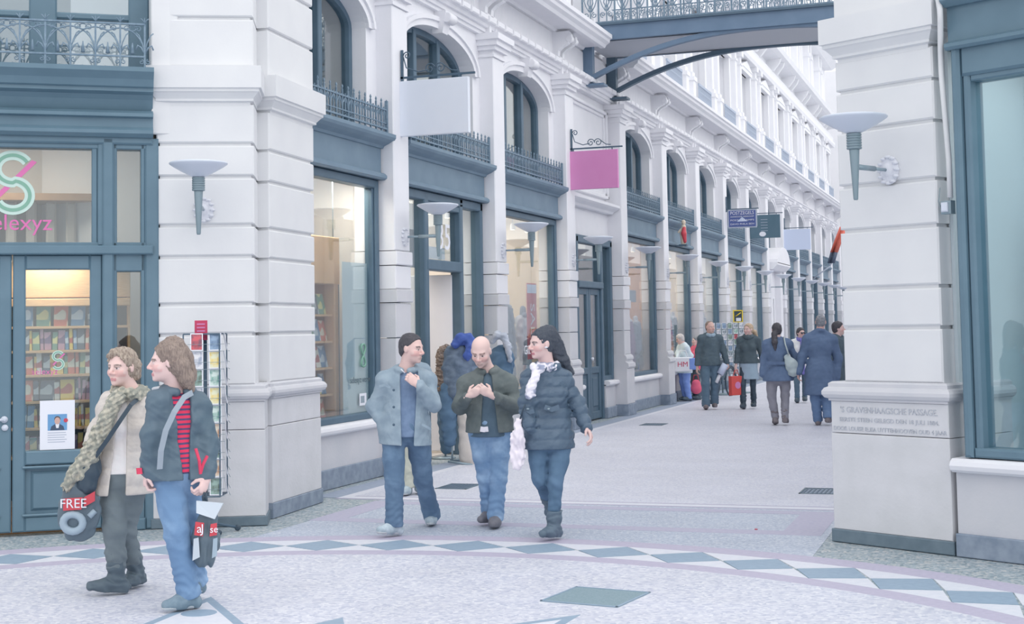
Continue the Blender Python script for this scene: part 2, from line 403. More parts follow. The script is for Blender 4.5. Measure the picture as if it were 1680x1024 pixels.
# ------------------------------------------------------------------ wall lamp prototype (origin at the rosette on the wall, outward = -y)
def make_lamp():
    L = thing('wall_lamp', 'lamp', 'lamp', group='dish shaped wall lamps')
    b = MB()
    for i in range(12):
        a = 2*PI*i/12; b.lathe([(.0, .014), (.02, .01), (.026, 0), (.02, -.01), (0, -.014)], 8, (.075*math.cos(a), -.02, .1*math.sin(a)))
    b.build('rosette_leaf', 'stone_rosette', L)['kind'] = 'stuff'
    M = Matrix.Rotation(PI/2, 4, 'X') @ Matrix.Diagonal((1, 1.3, 1, 1))
    MB().lathe([(.085, 0), (.085, .012), (.06, .03), (.045, .03), (.035, .05), (.0, .06)], 20, (0, 0, 0), M=M).build('rosette', 'stone_rosette', L)
    MB().tube([(0, -.04, 0), (0, -.2, 0)], .013, 10).tube([(0, -.2, 0), (0, -.44, 0)], .021, 10).build('arm', 'nickel', L)
    MB().lathe([(.014, -.25), (.018, -.24), (.038, .12), (.038, .14)], 16, (0, -.45, 0)).build('stem', 'nickel_dark', L)
    pr = []
    for i in range(6):
        z = .13+i*.02; pr += [(.05, z), (.056, z+.003), (.056, z+.015), (.05, z+.018)]
    MB().lathe([(.03, .13)]+pr+[(.03, .25)], 20, (0, -.45, 0)).build('collar', 'nickel_dark', L)
    MB().lathe([(.05, .25), (.075, .262), (.15, .30), (.21, .335), (.245, .358), (.252, .368), (.245, .376), (.2, .385), (.1, .391), (.0, .392)], 36, (0, -.45, 0)).build('dish', 'opal', L)
    return L
lamp0 = make_lamp()
def put_lamp(org, ang, x, y, z, label, first=[True]):
    M = Matrix.Translation((org[0], org[1], 0)) @ Matrix.Rotation(ang, 4, 'Z'); p = M @ Vector((x, y, z))
    if first[0]: first[0] = False; lamp0.location = p; lamp0.rotation_euler[2] = ang; lamp0['label'] = label; return lamp0
    return copy_tree(lamp0, p, ang, label)
put_lamp((-7.122, 10.987), AL, .455, .03, 2.815, 'dish wall lamp on the front of the white pier above the postcard rack')
put_lamp((-1.29, 11.521), AR, .60, .03, 2.87, 'dish wall lamp on the pier that carries the inscription')

# ------------------------------------------------------------------ passage facade on the left, bay by bay
FX, BAY = -7.0, 3.63
def PY(k): return 15.85+BAY*(k-1)
NB = 15
RZ = PI/2
wall_left = thing('wall_left', 'white stucco arcade facade of repeating pilastered bays', None, (0, 0, 0), kind='structure')
def pilaster_proto():
    p = MB()
    # upper shaft with sunk panel edge
    p.bbox_(-.23, .23, -.22, .3, 2.66, 5.62, .012)
    P = p.build('pilaster', 'plaster', wall_left)
    b = MB().bbox_(-.245, .245, -.25, .3, 2.485, 2.65, .012).bbox_(-.235, .235, -.23, .3, 2.2, 2.475, .012)
    b.build('pilaster_band', 'plaster', P)
    b = MB().bbox_(-.245, .245, -.25, .3, 2.04, 2.195, .01).bbox_(-.23, .23, -.225, .3, 1.62, 2.03, .01).bbox_(-.23, .23, -.225, .3, 1.16, 1.61, .01)
    b.build('pilaster_shaft', 'stone', P)
    mould_b = MB()
    mould_b.mold([(-.22, 1.16), (-.25, 1.14), (-.27, 1.10), (-.27, 1.07), (-.25, 1.05), (-.25, 1.02), (-.3, .99), (-.31, .93), (-.29, .90), (.3, .90), (.3, 1.16)], -.28, .28)
    mould_b.build('pilaster_moulding', 'stone', P)
    MB().bbox_(-.29, .29, -.28, .3, .22, .9, .01).build('pedestal', 'stone', P)
    MB().bbox_(-.31, .31, -.30, .3, 0, .22, .008).build('plinth', 'slate', P)
    # capital
    b = MB()
    for z0, z1, o in ((5.62, 5.66, .02), (5.66, 5.72, -.0), (5.72, 5.78, .05), (5.78, 5.86, .09), (5.86, 5.95, .13)):
        b.box(-.23-o, .23+o, -.22-o, .1, z0, z1)
    b.build('capital', 'plaster', P)
    # scroll brackets in the frieze
    for s in (-.13, .13):
        prof = [(0.02, 6.16), (-.10, 6.16), (-.12, 6.22), (-.09, 6.3), (-.10, 6.38), (-.17, 6.44), (-.27, 6.49), (-.33, 6.57), (-.33, 6.64), (-.29, 6.7), (.02, 6.7)]
        c = MB().extr([(s-.06, y, z) for y, z in prof], (.12, 0, 0))
        M = Matrix.Rotation(PI/2, 4, 'Y')
        c.lathe([(.055, -.07), (.06, -.065), (.06, .065), (.055, .07)], 14, (s, -.29, 6.57), M=M)
        c.lathe([(.04, -.07), (.045, -.065), (.045, .065), (.04, .07)], 12, (s, -.1, 6.24), M=M)
        c.build('console', 'plaster', P)
    b = MB()
    for s in (-.13, .13): b.bbox_(s-.035, s+.035, -.16, 0, 5.95, 6.16, .01)
    b.build('console_drop', 'plaster', P)
    return P
ARW, SPR, RISE = 1.30, 5.30, .42
ACX = BAY/2
def arch_pts(n=18, w=ARW, r=RISE, s=SPR): return [(ACX-w*math.cos(PI*i/n), s+r*math.sin(PI*i/n)) for i in range(n+1)]
def spandrel(arched=True):
    b = MB(); ap = arch_pts(); x0, x1, zt, zb = .2, BAY-.2, 5.96, 3.9
    if arched:
        D = .24
        for a, c in zip(ap[:-1], ap[1:]): b.add([(a[0], 0, a[1]), (c[0], 0, c[1]), (c[0], 0, zt), (a[0], 0, zt)], [(0, 1, 2, 3)])
        L, R = ACX-ARW, ACX+ARW
        b.add([(x0, 0, zb), (L, 0, zb), (L, 0, SPR), (L, 0, zt), (x0, 0, zt)], [(0, 1, 2, 3, 4)])
        b.add([(R, 0, zb), (x1, 0, zb), (x1, 0, zt), (R, 0, zt), (R, 0, SPR)], [(0, 1, 2, 3, 4)])
        pth = [(L, zb)]+ap+[(R, zb)]
        for a, c in zip(pth[:-1], pth[1:]): b.add([(a[0], 0, a[1]), (c[0], 0, c[1]), (c[0], D, c[1]), (a[0], D, a[1])], [(0, 3, 2, 1)])
        b.box(L-.05, R+.05, 0, D, 3.86, zb+.08)
    else:
        b.box(x0, x1, .08, .3, 3.3, zt)
    return b
def sweep_arch(w0, w1, y0, y1, ap_n=24, z_low=4.0):
    """square band following the opening's arch"""
    b = MB(); vs = []; fs = []
    pa = [(ACX-(ARW+w0)*math.cos(PI*i/ap_n), SPR+(RISE+w0)*math.sin(PI*i/ap_n)) for i in range(ap_n+1)]
    pb = [(ACX-(ARW+w1)*math.cos(PI*i/ap_n), SPR+(RISE+w1)*math.sin(PI*i/ap_n)) for i in range(ap_n+1)]
    if z_low is not None:
        pa = [(pa[0][0], z_low)]+pa+[(pa[-1][0], z_low)]; pb = [(pb[0][0], z_low)]+pb+[(pb[-1][0], z_low)]
    n = len(pa)
    for a, c in zip(pa, pb): vs += [(a[0], y0, a[1]), (c[0], y0, c[1]), (c[0], y1, c[1]), (a[0], y1, a[1])]
    for i in range(n-1):
        for j in range(4): fs.append((i*4+j, i*4+(j+1) % 4, i*4+4+(j+1) % 4, i*4+4+j))
    fs += [(0, 1, 2, 3), tuple((n-1)*4+j for j in (3, 2, 1, 0))]
    return b.add(vs, fs)
def keystone():
    b = MB().add([(ACX-.09, -.1, 5.66), (ACX+.09, -.1, 5.66), (ACX+.09, .05, 5.66), (ACX-.09, .05, 5.66), (ACX-.14, -.17, 5.95), (ACX+.14, -.17, 5.95), (ACX+.14, .05, 5.95), (ACX-.14, .05, 5.95)],
                 [(0, 3, 2, 1), (4, 5, 6, 7), (0, 1, 5, 4), (1, 2, 6, 5), (2, 3, 7, 6), (3, 0, 4, 7)])
    M = Matrix.Rotation(PI/2, 4, 'Y')
    b.lathe([(.06, -.12), (.075, -.11), (.075, .11), (.06, .12)], 14, (ACX, -.17, 5.86), M=M)
    return b
def entab():
    b = MB().mold([(.1, 5.95), (-.06, 5.95), (-.06, 6.0), (-.09, 6.0), (-.09, 6.06), (-.13, 6.06), (-.15, 6.10), (-.19, 6.12), (-.19, 6.15), (.1, 6.15)], 0, BAY)
    return b
def frieze():
    b = MB().box(0, BAY, 0, .3, 6.15, 6.75)
    return b
def cornice(xe=BAY):
    return MB().mold([(.3, 6.70), (-.06, 6.70), (-.09, 6.74), (-.36, 6.74), (-.38, 6.70), (-.46, 6.70), (-.49, 6.75), (-.55, 6.79), (-.56, 6.84), (-.60, 6.86), (-.60, 6.93), (.3, 6.96)], 0, xe)
def bead_course():
    b = MB(); n = 10
    for i in range(n):
        x = BAY*(i+.5)/n; b.bbox_(x-.145, x+.145, -.225, -.1, 6.11, 6.2, .015)
    return b
def fluting():
    b = MB(); n = 40
    for i in range(n):
        x = .42+(BAY-.84)*(i+.5)/n; b.bbox_(x-.02, x+.02, -.03, .02, 6.29, 6.68, .012)
    return b
def upper_storey():
    """first floor above the cornice: wall with a tall window recess"""
    b = MB(); D = .3; y = .15
    L, R = 1.0, BAY-1.0; zt = 9.3
    b.box(0, L, y, y+D, 6.9, 10.2); b.box(R, BAY, y, y+D, 6.9, 10.2); b.box(L, R, y, y+D, zt, 10.2); b.box(0, BAY, y+D, y+D+.1, 10.2, 13.8); b.box(0, BAY, y, y+D, 10.2, 11.0)
    b.box(0, 1.05, y+.1, y+D+.2, 11.0, 13.8); b.box(R-.05, BAY, y+.1, y+D+.2, 11.0, 13.8)
    b.box(L, R, y+.5, y+.55, 6.9, 9.4)
    return b
def upper_pilaster():
    b = MB()
    for s in (-.42, .42):
        b.box(s-.15, s+.15, -.12, .2, 6.95, 7.75); b.box(s-.18, s+.18, -.15, .2, 7.68, 7.78)
        b.bbox_(s-.11, s+.11, -.06, .2, 7.78, 9.7, .01); b.box(s-.14, s+.14, -.1, .2, 7.78, 7.9); b.box(s-.16, s+.16, -.12, .2, 9.55, 9.7); b.box(s-.13, s+.13, -.09, .2, 9.3, 9.36)
        b.extr([(s-.09, .15, 10.2), (s-.09, -.1, 10.2), (s-.09, -.3, 10.45), (s-.09, -.35, 10.6), (s-.09, .15, 10.6)], (.18, 0, 0))
        b.bbox_(s-.11, s+.11, .02, .3, 11.0, 13.3, .01); b.box(s-.14, s+.14, -.02, .3, 12.6, 12.75)
    return b
def upper_entab():
    b = MB().mold([(.2, 9.7), (-.1, 9.7), (-.14, 9.8), (-.14, 9.9), (-.05, 9.92), (-.05, 10.2), (.2, 10.2)], 0, BAY)
    b.mold([(.2, 10.55), (-.3, 10.6), (-.45, 10.66), (-.5, 10.8), (.2, 10.9)], 0, BAY)
    b.mold([(.3, 13.3), (-.1, 13.3), (-.4, 13.5), (-.42, 13.7), (.3, 13.8)], 0, BAY)
    return b
def window_head():
    b = MB()
    L, R = .92, BAY-.92
    b.box(L-.06, L+.1, .04, .2, 7.0, 9.3); b.box(R-.1, R+.06, .04, .2, 7.0, 9.3); b.box(L-.12, R+.12, .0, .2, 9.3, 9.42)
    b.extr([(L-.12, -.02, 9.42), (R+.12, -.02, 9.42), (ACX, -.02, 9.68)], (0, .2, 0))
    return b
PRO = {}
def place(key, builder, mat_, k, name, parent=wall_left, dx=0):
    loc = (FX, PY(k)+dx, 0)
    if key not in PRO: o = builder().build(name, mat_, parent, loc, RZ); PRO[key] = o; return o
    return link(name, PRO[key].data, parent, loc, RZ)
pil0 = pilaster_proto(); pil0.location = (FX, PY(0), 0); pil0.rotation_euler[2] = RZ
for k in range(1, NB+1):
    copy_tree(pil0, (FX, PY(k), 0), RZ, parent=wall_left)
# ---- shop fronts
def glass_pane(name, x0, x1, z0, z1, y, m, parent): return MB().box(x0, x1, y, y+.008, z0, z1).build(name, m, parent)
X0, X1 = .27, BAY-.25
def fascia_b():
    b = MB().box(X0, X1, -.06, .2, 3.5, 3.95)
    b.mold([(.1, 3.88), (-.08, 3.88), (-.10, 3.91), (-.17, 3.94), (-.22, 3.97), (-.24, 4.0), (-.24, 4.04), (.1, 4.06)], X0-.02, X1+.05)
    b.mold([(.1, 3.5), (-.1, 3.5), (-.13, 3.52), (-.13, 3.55), (-.1, 3.58), (-.06, 3.59), (.1, 3.59)], X0-.02, X1+.03)
    return b
def frame_b(z0=.68, mull=()):
    b = MB()
    b.bbox_(X0, X0+.10, -.03, .1, z0, 3.5, .015); b.bbox_(X1-.10, X1, -.03, .1, z0, 3.5, .015); b.bbox_(X0+.1, X1-.1, -.03, .1, 3.4, 3.5, .012); b.bbox_(X0+.1, X1-.1, -.03, .1, z0, z0+.08, .012)
    b.bbox_(X0+.1, X0+.14, .0, .1, z0+.08, 3.4, .008); b.bbox_(X1-.14, X1-.1, .0, .1, z0+.08, 3.4, .008)
    for m_ in mull: b.bbox_(m_-.04, m_+.04, -.02, .1, z0+.08, 3.4, .01)
    return b
def riser_b():
    return MB().box(X0, X1, -.06, .2, .2, .6)
def riser_plinth(): return MB().bbox_(X0, X1, -.09, .2, 0, .215, .006)
def sill_b(): return MB().mold([(.1, .58), (-.1, .58), (-.13, .60), (-.14, .63), (-.13, .66), (-.1, .68), (.1, .69)], X0, X1)
def railing_b():
    b = MB(); z0, z1 = 4.07, 4.43; y = -.14; a, c = X0+.06, X1-.0
    b.box(a, c, y-.014, y+.014, z0+.03, z0+.05); b.box(a, c, y-.012, y+.012, z1-.1, z1-.085); b.box(a, c, y-.008, y+.008, z0+.1, z0+.112)
    n = 20; w = (c-a)/n
    for i in range(n+1):
        x = a+w*i; b.box(x-.009, x+.009, y-.009, y+.009, z0, z1-.02); b.lathe([(.0, z1+.04), (.014, z1+.01), (.006, z1-.015), (.014, z1-.03)][::-1], 5, (x, y, 0), smooth=False)
        if i < n-1: b.tube(arc(x+w, z0+.1, w, .19, PI, 0, 6, y), .007, 4, smooth=False)
    for i in range(n):
        x = a+w*(i+.5); b.tube(arc(x, z0+.075, .022, .022, 0, 2*PI, 6, y), .005, 3, smooth=False); b.tube([(x-.03, y, z0+.2), (x, y, z0+.26), (x+.03, y, z0+.2)], .006, 3, smooth=False); b.box(x-.006, x+.006, y-.006, y+.006, z0+.1, z0+.3)
    b.box(a-.02, a+.01, y-.016, y+.016, z0, z1); b.box(c-.015, c+.015, y-.016, y+.016, z0, z1+.02); b.box(c-.012, c+.012, y, y+.2, z1-.1, z1-.08)
    return b
def upper_frame():
    b = sweep_arch(-.085, .0, .18, .28, 20, 4.0)
    for x in (ACX-.42, ACX+.42): b.bbox_(x-.05, x+.05, .16, .28, 4.0, 5.66, .01)
    return b
def upper_pane(xa, xb):
    ap = [p for p in arch_pts(40, ARW-.06, RISE-.06) if xa < p[0] < xb]
    def top(x): return SPR+(RISE-.06)*math.sqrt(max(0, 1-((x-ACX)/(ARW-.06))**2))
    poly = [(xa, .23, 4.02), (xb, .23, 4.02), (xb, .23, top(xb))]+[(p[0], .23, p[1]) for p in ap[::-1]]+[(xa, .23, top(xa))]
    return MB().extr(poly, (0, .006, 0))
def room_upper():
    b = MB(); x0, x1, y0, y1, z0, z1 = .35, BAY-.35, .30, 1.2, 3.95, 6.1
    b.box(x0, x1, y1, y1+.05, z0, z1); b.box(x0-.05, x0, y0, y1, z0, z1); b.box(x1, x1+.05, y0, y1, z0, z1); b.box(x0, x1, y0, y1, z1, z1+.05); b.box(x0, x1, y0, y1, z0-.05, z0)
    return b
def room_lower():
    b = MB(); x0, x1, y0, y1, z0, z1 = .1, BAY-.1, .2, 2.8, .02, 3.55
    b.box(x0, x1, y1, y1+.05, z0, z1); b.box(x0-.05, x0, y0, y1, z0, z1); b.box(x1, x1+.05, y0, y1, z0, z1); b.box(x0, x1, y0, y1, z1, z1+.05); b.box(x0, x1, y0, y1, z0-.05, z0)
    return b
win_n = [0]
def win(label, k, kind='window'):
    win_n[0] += 1
    return thing('%s_%d' % (kind, win_n[0]), label, None, (FX, PY(k), 0), RZ, kind='structure')
def shared(key, builder, mat_, name, parent):
    if key not in PRO: o = builder().build(name, mat_, parent); PRO[key] = o; return o
    return link(name, PRO[key].data, parent)
ORD = ['first', 'second', 'third', 'fourth', 'fifth', 'sixth', 'seventh', 'eighth', 'ninth', 'tenth', 'eleventh', 'twelfth', 'thirteenth', 'fourteenth', 'fifteenth']
RAIL0 = None
WARM = {0: 'interior_pale', 1: 'interior_pale', 2: 'interior_cream', 4: 'wood_shop', 5: 'interior_cream', 6: 'interior_pale', 7: 'interior_cream'}
for k in range(0, NB):
    place('ent', entab, 'plaster', k, 'architrave'); place('fri', frieze, 'plaster', k, 'frieze'); (place('cor', cornice, 'plaster', k, 'cornice') if k != 3 else cornice(1.52).build('cornice', 'plaster', wall_left, (FX, PY(3), 0), RZ))
    place('ust', upper_storey, 'plaster_far', k, 'upper_wall'); place('uen', upper_entab, 'plaster_far', k, 'upper_cornice'); place('uph', window_head, 'plaster_far', k, 'upper_window_surround')
    place('upi', upper_pilaster, 'plaster_far', k, 'upper_pilaster')
    if k < 10:
        place('bead', bead_course, 'plaster', k, 'bead_course')['kind'] = 'stuff'; place('flu', fluting, 'plaster', k, 'fluting')['kind'] = 'stuff'
    if k == 3: continue
    place('spa', spandrel, 'plaster', k, 'spandrel'); place('arv', lambda: sweep_arch(.0, .13, -.045, .02, 24, None), 'plaster', k, 'arch_moulding')
    place('arv2', lambda: sweep_arch(.09, .15, -.075, .0, 24, None), 'plaster', k, 'arch_moulding'); place('key', keystone, 'plaster', k, 'keystone')
    nm = ORD[k]
    u = win('arched upper window of the %s bay along the passage' % nm, k)
    shared('ufr', upper_frame, 'paint', 'window_frame', u)
    for i, (xa, xb) in enumerate(((ACX-ARW+.07, ACX-.46), (ACX-.38, ACX+.38), (ACX+.46, ACX+ARW-.07))): shared('upa%d' % i, lambda: upper_pane(xa, xb), 'glass_upper', 'pane', u)
    shared('urm', room_upper, 'interior_pale', 'room_behind', u)
    if k == 9: continue
    s = win('dark framed shop front of the %s bay under its painted fascia' % nm, k)
    shared('fas', fascia_b, 'fascia', 'fascia', s)
    if k != 1:
        shared('frm%d' % (k == 2), lambda: frame_b(mull=()), 'paint', 'window_frame', s)
        shared('ris', riser_b, 'stone', 'stall_riser', s); shared('rpl', riser_plinth, 'slate', 'plinth', s); shared('sil', sill_b, 'plaster', 'window_sill', s)
        shared('gla', lambda: MB().box(X0+.12, X1-.12, .05, .058, .74, 3.42), 'glass', 'pane', s)
    if k < 9:
        shared('rml' + WARM.get(k, 'interior_pale'), room_lower, WARM.get(k, 'interior_pale'), 'room_behind', s)
        la = bpy.data.lights.new('shop_light', 'AREA'); la.energy = 62 if k in (0, 1, 2, 4, 5) else 50; la.size = 2.4; la.shape = 'RECTANGLE'; la.size_y = 1.2 if k else .3; la.color = (1, .90, .78)
        lo = bpy.data.objects.new('shop_light', la); COL.objects.link(lo); lo.location = ((FX-1.3 if k else FX-.25), PY(k)+ACX+(.2 if k == 0 else 0), 3.5); lo.rotation_euler = (0, 0, PI/2)
    else:
        shared('rms', lambda: MB().box(.1, BAY-.1, .9, .95, 0, 3.6), 'interior_grey', 'room_behind', s)
    r = thing('balcony_railing', 'cast iron balcony railing over the %s shop front' % nm, 'railing', (FX, PY(k), 0), RZ, 'balcony railings along the passage')
    if RAIL0 is None: RAIL0 = railing_b().build('ironwork', 'iron', r)
    else: link('ironwork', RAIL0.data, r)
    # upper balcony rail seen beyond the cornice
for k in [q for q in range(0, NB) if q != 3]:
    r = thing('upper_balcony_railing', 'iron railing panel above the cornice at the %s bay' % ORD[k], 'railing', (FX, PY(k), 0), RZ, 'railings above the cornice')
    def ur():
        b = MB(); a, c = 1.0, BAY-1.0; y = -.1
        b.box(a, c, y-.02, y+.02, 7.66, 7.72); b.box(a, c, y-.015, y+.015, 6.98, 7.02)
        for i in range(25):
            x = a+(c-a)*i/24; b.box(x-.012, x+.012, y-.01, y+.01, 7.0, 7.68)
        for i in range(12):
            x = a+(c-a)*(i+.5)/12; b.tube(arc(x, 7.35, .09, .2, 0, 2*PI, 8, y), .012, 4, smooth=False)
        return b
    shared('urail', ur, 'iron_pale', 'ironwork', r)

# ---- bay 1: open shop door with the house number
s1 = [o for o in COL.objects if o.name.startswith('window') and o.get('label', '').find('of the second bay under') > 0][0]
s1['label'] = 'dark framed shop entrance with a door standing open under its painted fascia'
b = MB(); 
for x, w in ((X0+.05, .05), (1.25, .07), (2.52, .06), (X1-.05, .05)): b.bbox_(x-w, x+w, -.03, .12, 0, 3.5, .015)
b.bbox_(X0, X1, -.03, .1, 3.38, 3.5, .012); b.bbox_(1.25, 2.52, -.04, .12, 2.48, 2.62, .015); b.bbox_(1.32, 2.46, -.02, .1, 3.3, 3.38, .01)
b.bbox_(X0+.1, 1.2, -.03, .1, .1, .2, .01); b.bbox_(2.58, X1-.1, -.03, .1, .1, .2, .01)
b.build('door_frame', 'paint', s1)
glass_pane('pane', X0+.1, 1.18, .2, 3.4, .05, 'glass', s1); glass_pane('pane', 1.32, 2.46, 2.62, 3.3, .05, 'glass', s1); glass_pane('pane', 2.58, X1-.1, .2, 3.4, .05, 'glass', s1)
MB().bbox_(X0, 1.2, -.06, .15, 0, .12, .01).bbox_(2.58, X1, -.06, .15, 0, .12, .01).build('plinth', 'slate', s1)
MB().box(1.2, 2.6, .5, .52, 2.55, 3.42).build('transom_backing', 'interior_grey', s1)  # added grey sheet, its tone stands in for the dim room behind the transom
text('35', .5, 'print_white', s1, (2.02, .035, 2.93), (PI/2, 0, 0), 'house_number', .002)
MB().box(1.42, 2.1, .06, .064, 2.64, 2.80).build('number_label', 'print_white', s1)
d1 = thing('door_1', 'open white shop door under the house number', None, (FX-.1, PY(1)+2.46, 0), RZ-math.radians(76), kind='structure')
MB().bbox_(-1.1, 0, -.02, .02, .05, 2.45, .01).build('door_leaf', 'plaster', d1); MB().bbox_(-1.03, -.98, -.06, -.02, .95, 1.25, .01).build('door_handle', 'iron_dark', d1)
# ---- bay 3: white bay under the footbridge with a panelled double door
MB().box(.2, BAY-.2, .06, .3, 3.32, 5.96).build('blind_wall', 'plaster', wall_left, (FX, PY(3), 0), RZ)
b = MB()
for i, (o, y) in enumerate(((0, -.02), (.06, .02))):
    a, c, z0, z1 = .36+o, BAY-.36-o, 4.12+o, 5.8-o
    b.bbox_(a, a+.06, y, .08, z0, z1, .01); b.bbox_(c-.06, c, y, .08, z0, z1, .01); b.bbox_(a, c, y, .08, z0, z0+.06, .01); b.bbox_(a, c, y, .08, z1-.06, z1, .01)
b.build('panel_moulding', 'plaster', wall_left, (FX, PY(3), 0), RZ)
MB().mold([(.1, 3.84), (-.05, 3.84), (-.08, 3.88), (-.16, 3.92), (-.2, 3.95), (-.2, 4.0), (.1, 4.02)], X0, X1).build('door_cornice', 'plaster', wall_left, (FX, PY(3), 0), RZ)
d3 = thing('door_2', 'tall dark double door in the white bay below the footbridge', None, (FX, PY(3), 0), RZ, kind='structure')
b = MB()
for x in (X0+.07, 1.0, 2.62, X1-.07): b.bbox_(x-.06, x+.06, -.02, .15, 0, 3.32, .015)
b.bbox_(X0, X1, -.02, .15, 3.2, 3.34, .015); b.bbox_(1.0, 2.62, -.05, .15, 2.4, 2.52, .015); b.bbox_(X0, 1, 0, .15, .68, .78, .01); b.bbox_(2.62, X1, 0, .15, .68, .78, .01)
b.build('door_frame', 'paint', d3)
for x0, x1 in ((1.06, 1.80), (1.82, 2.56)):
    b = MB().bbox_(x0, x0+.12, .02, .08, .02, 2.4, .01).bbox_(x1-.12, x1, .02, .08, .02, 2.4, .01).bbox_(x0+.12, x1-.12, .02, .08, 2.28, 2.4, .01).bbox_(x0+.12, x1-.12, .02, .08, .02, .16, .01).bbox_(x0+.12, x1-.12, .02, .08, .85, .97, .01).box(x0+.12, x1-.12, .05, .07, .1, .9).bbox_(x0+.19, x1-.19, .03, .06, .24, .78, .02)
    dl = b.build('door_leaf', 'paint', d3); glass_pane('pane', x0+.12, x1-.12, .97, 2.28, .05, 'glass', dl)
MB().lathe([(.015, 0), (.03, .02), (.03, .05), (.0, .06)], 10, (1.87, .02, 1.12), M=Matrix.Rotation(PI/2, 4, 'X')).build('door_knob', 'print_white', d3)
for x0, x1, z0, z1 in ((X0+.13, .94, .78, 3.2), (1.06, 2.56, 2.52, 3.2), (2.68, X1-.13, .78, 3.2)): glass_pane('pane', x0, x1, z0, z1, .06, 'glass', d3)
MB().box(X0, 1.0, -.05, .15, .2, .62).box(2.62, X1, -.05, .15, .2, .62).build('stall_riser', 'stone', d3)
MB().mold([(.1, .6), (-.1, .6), (-.13, .63), (-.13, .67), (-.1, .69), (.1, .7)], X0, 1.0).mold([(.1, .6), (-.1, .6), (-.13, .63), (-.13, .67), (-.1, .69), (.1, .7)], 2.62, X1).build('window_sill', 'plaster', d3)
MB().bbox_(X0, 1.0, -.09, .15, 0, .2, .01).bbox_(2.62, X1, -.09, .15, 0, .2, .01).build('plinth', 'slate', d3)
MB().box(.1, BAY-.1, 1.5, 1.55, 0, 3.4).build('room_behind', 'interior_grey', d3)
# ---- bay 9: white portal with a curved hood
b = MB().box(.2, 1.2, 0, .3, 0, 4.0).box(BAY-1.2, BAY-.2, 0, .3, 0, 4.0).box(1.2, BAY-1.2, 0, .3, 2.5, 4.0)
b.extr(arc(ACX, 3.6, 1.45, .55, 0, PI, 14, -.45), (0, .5, 0))
b.bbox_(.5, .9, -.2, 0, 0, 3.6, .02).bbox_(BAY-.9, BAY-.5, -.2, 0, 0, 3.6, .02).mold([(.1, 3.4), (-.3, 3.4), (-.45, 3.55), (-.45, 3.62), (.1, 3.65)], .3, BAY-.3)
b.build('portal', 'plaster', wall_left, (FX, PY(9), 0), RZ)
d9 = thing('door_3', 'dark narrow door in the white portal with a curved hood', None, (FX, PY(9), 0), RZ, kind='structure')
MB().bbox_(1.2, 1.35, .1, .2, 0, 2.5, .01).bbox_(2.28, 2.43, .1, .2, 0, 2.5, .01).bbox_(1.35, 2.28, .1, .2, 2.35, 2.5, .01).build('door_frame', 'paint', d9); MB().box(1.35, 2.28, .16, .2, 0, 2.35).build('door_leaf', 'interior_pale', d9)
# lamps on the pilasters
LT = {1: 'dish wall lamp beside the house number, under the blank white sign', 2: 'dish wall lamp on the pilaster left of the red sale banner', 3: 'dish wall lamp on the pilaster under the pink sign', 4: 'dish wall lamp just beyond the double door', 5: 'dish wall lamp below the small painted figure'}
for k in range(1, NB):
    put_lamp((FX, PY(k)), RZ, .06, -.21, 2.83, LT.get(k, 'dish wall lamp on the %s pilaster along the passage' % ORD[k]))
# masses behind and at the far end, opposite wall of the passage (out of frame)
MB().box(-14, -9.9, 12.5, 75, 0, 14).build('wall_back', 'plaster_far')['kind'] = 'structure'
MB().box(-9.9, -7.1, 12.2, 12.6, 0, 14).build('wall_return', 'plaster_far')['kind'] = 'structure'
tag(MB().box(-12, 6, 71, 72, 0, 14).build('wall_end', 'plaster_far'), 'white wall closing the far end of the passage', kind='structure')
wr = MB().box(-.3, 1.2, 13.2, 72, 0, 4.2)  # unseen opposite wall, kept low so more light reaches the left facade
for k in range(0, 16): wr.bbox_(-.55, -.3, 13.4+BAY*k, 13.9+BAY*k, 0, 4.2, .01)
tag(wr.build('wall_right', 'plaster_far'), 'white wall on the other side of the passage behind the inscribed pier', kind='structure')

# ------------------------------------------------------------------ footbridge
br = thing('footbridge', 'grey iron footbridge with arched ribs crossing the passage', 'footbridge')
YN, YF = 24.78, 26.45; XL, XR = -6.98, -.32; XC = (XL+XR)/2
def rib_pts(zs, za, n=28): return [(XL+(XR-XL)*i/n, zs+(za-zs)*(1-(abs(2*i/n-1))**2.3)) for i in range(n+1)]
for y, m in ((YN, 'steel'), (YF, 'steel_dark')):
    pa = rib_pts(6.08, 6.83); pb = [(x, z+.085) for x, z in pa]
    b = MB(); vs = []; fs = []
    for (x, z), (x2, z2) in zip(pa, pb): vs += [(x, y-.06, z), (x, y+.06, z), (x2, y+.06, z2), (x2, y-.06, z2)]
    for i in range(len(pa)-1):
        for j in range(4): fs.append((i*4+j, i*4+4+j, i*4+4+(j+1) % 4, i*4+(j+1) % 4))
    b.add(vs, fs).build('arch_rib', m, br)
    for xx in (XL, XR):
        s = 1 if xx == XL else -1
        MB().box(min(xx, xx+s*.18), max(xx, xx+s*.18), y-.08, y+.08, 6.1, 6.9).build('wall_post', m, br)
        MB().box(min(xx-s*.0, xx+s*.4), max(xx, xx+s*.4), y-.14, y+.14, 6.04, 6.08).build('bearing_plate', m, br)
for y0, y1 in ((YN-.1, YN+.05), (YF-.05, YF+.1)):
    MB().box(XL, XR, y0, y1, 6.86, 7.12).build('side_beam', 'steel', br)
    MB().box(XL, XR, y0-.05, y1+.05, 7.12, 7.16).build('beam_lip', 'steel_dark', br)
MB().box(XL, XR, YN, YF, 6.86, 6.92).build('deck', 'soffit', br)
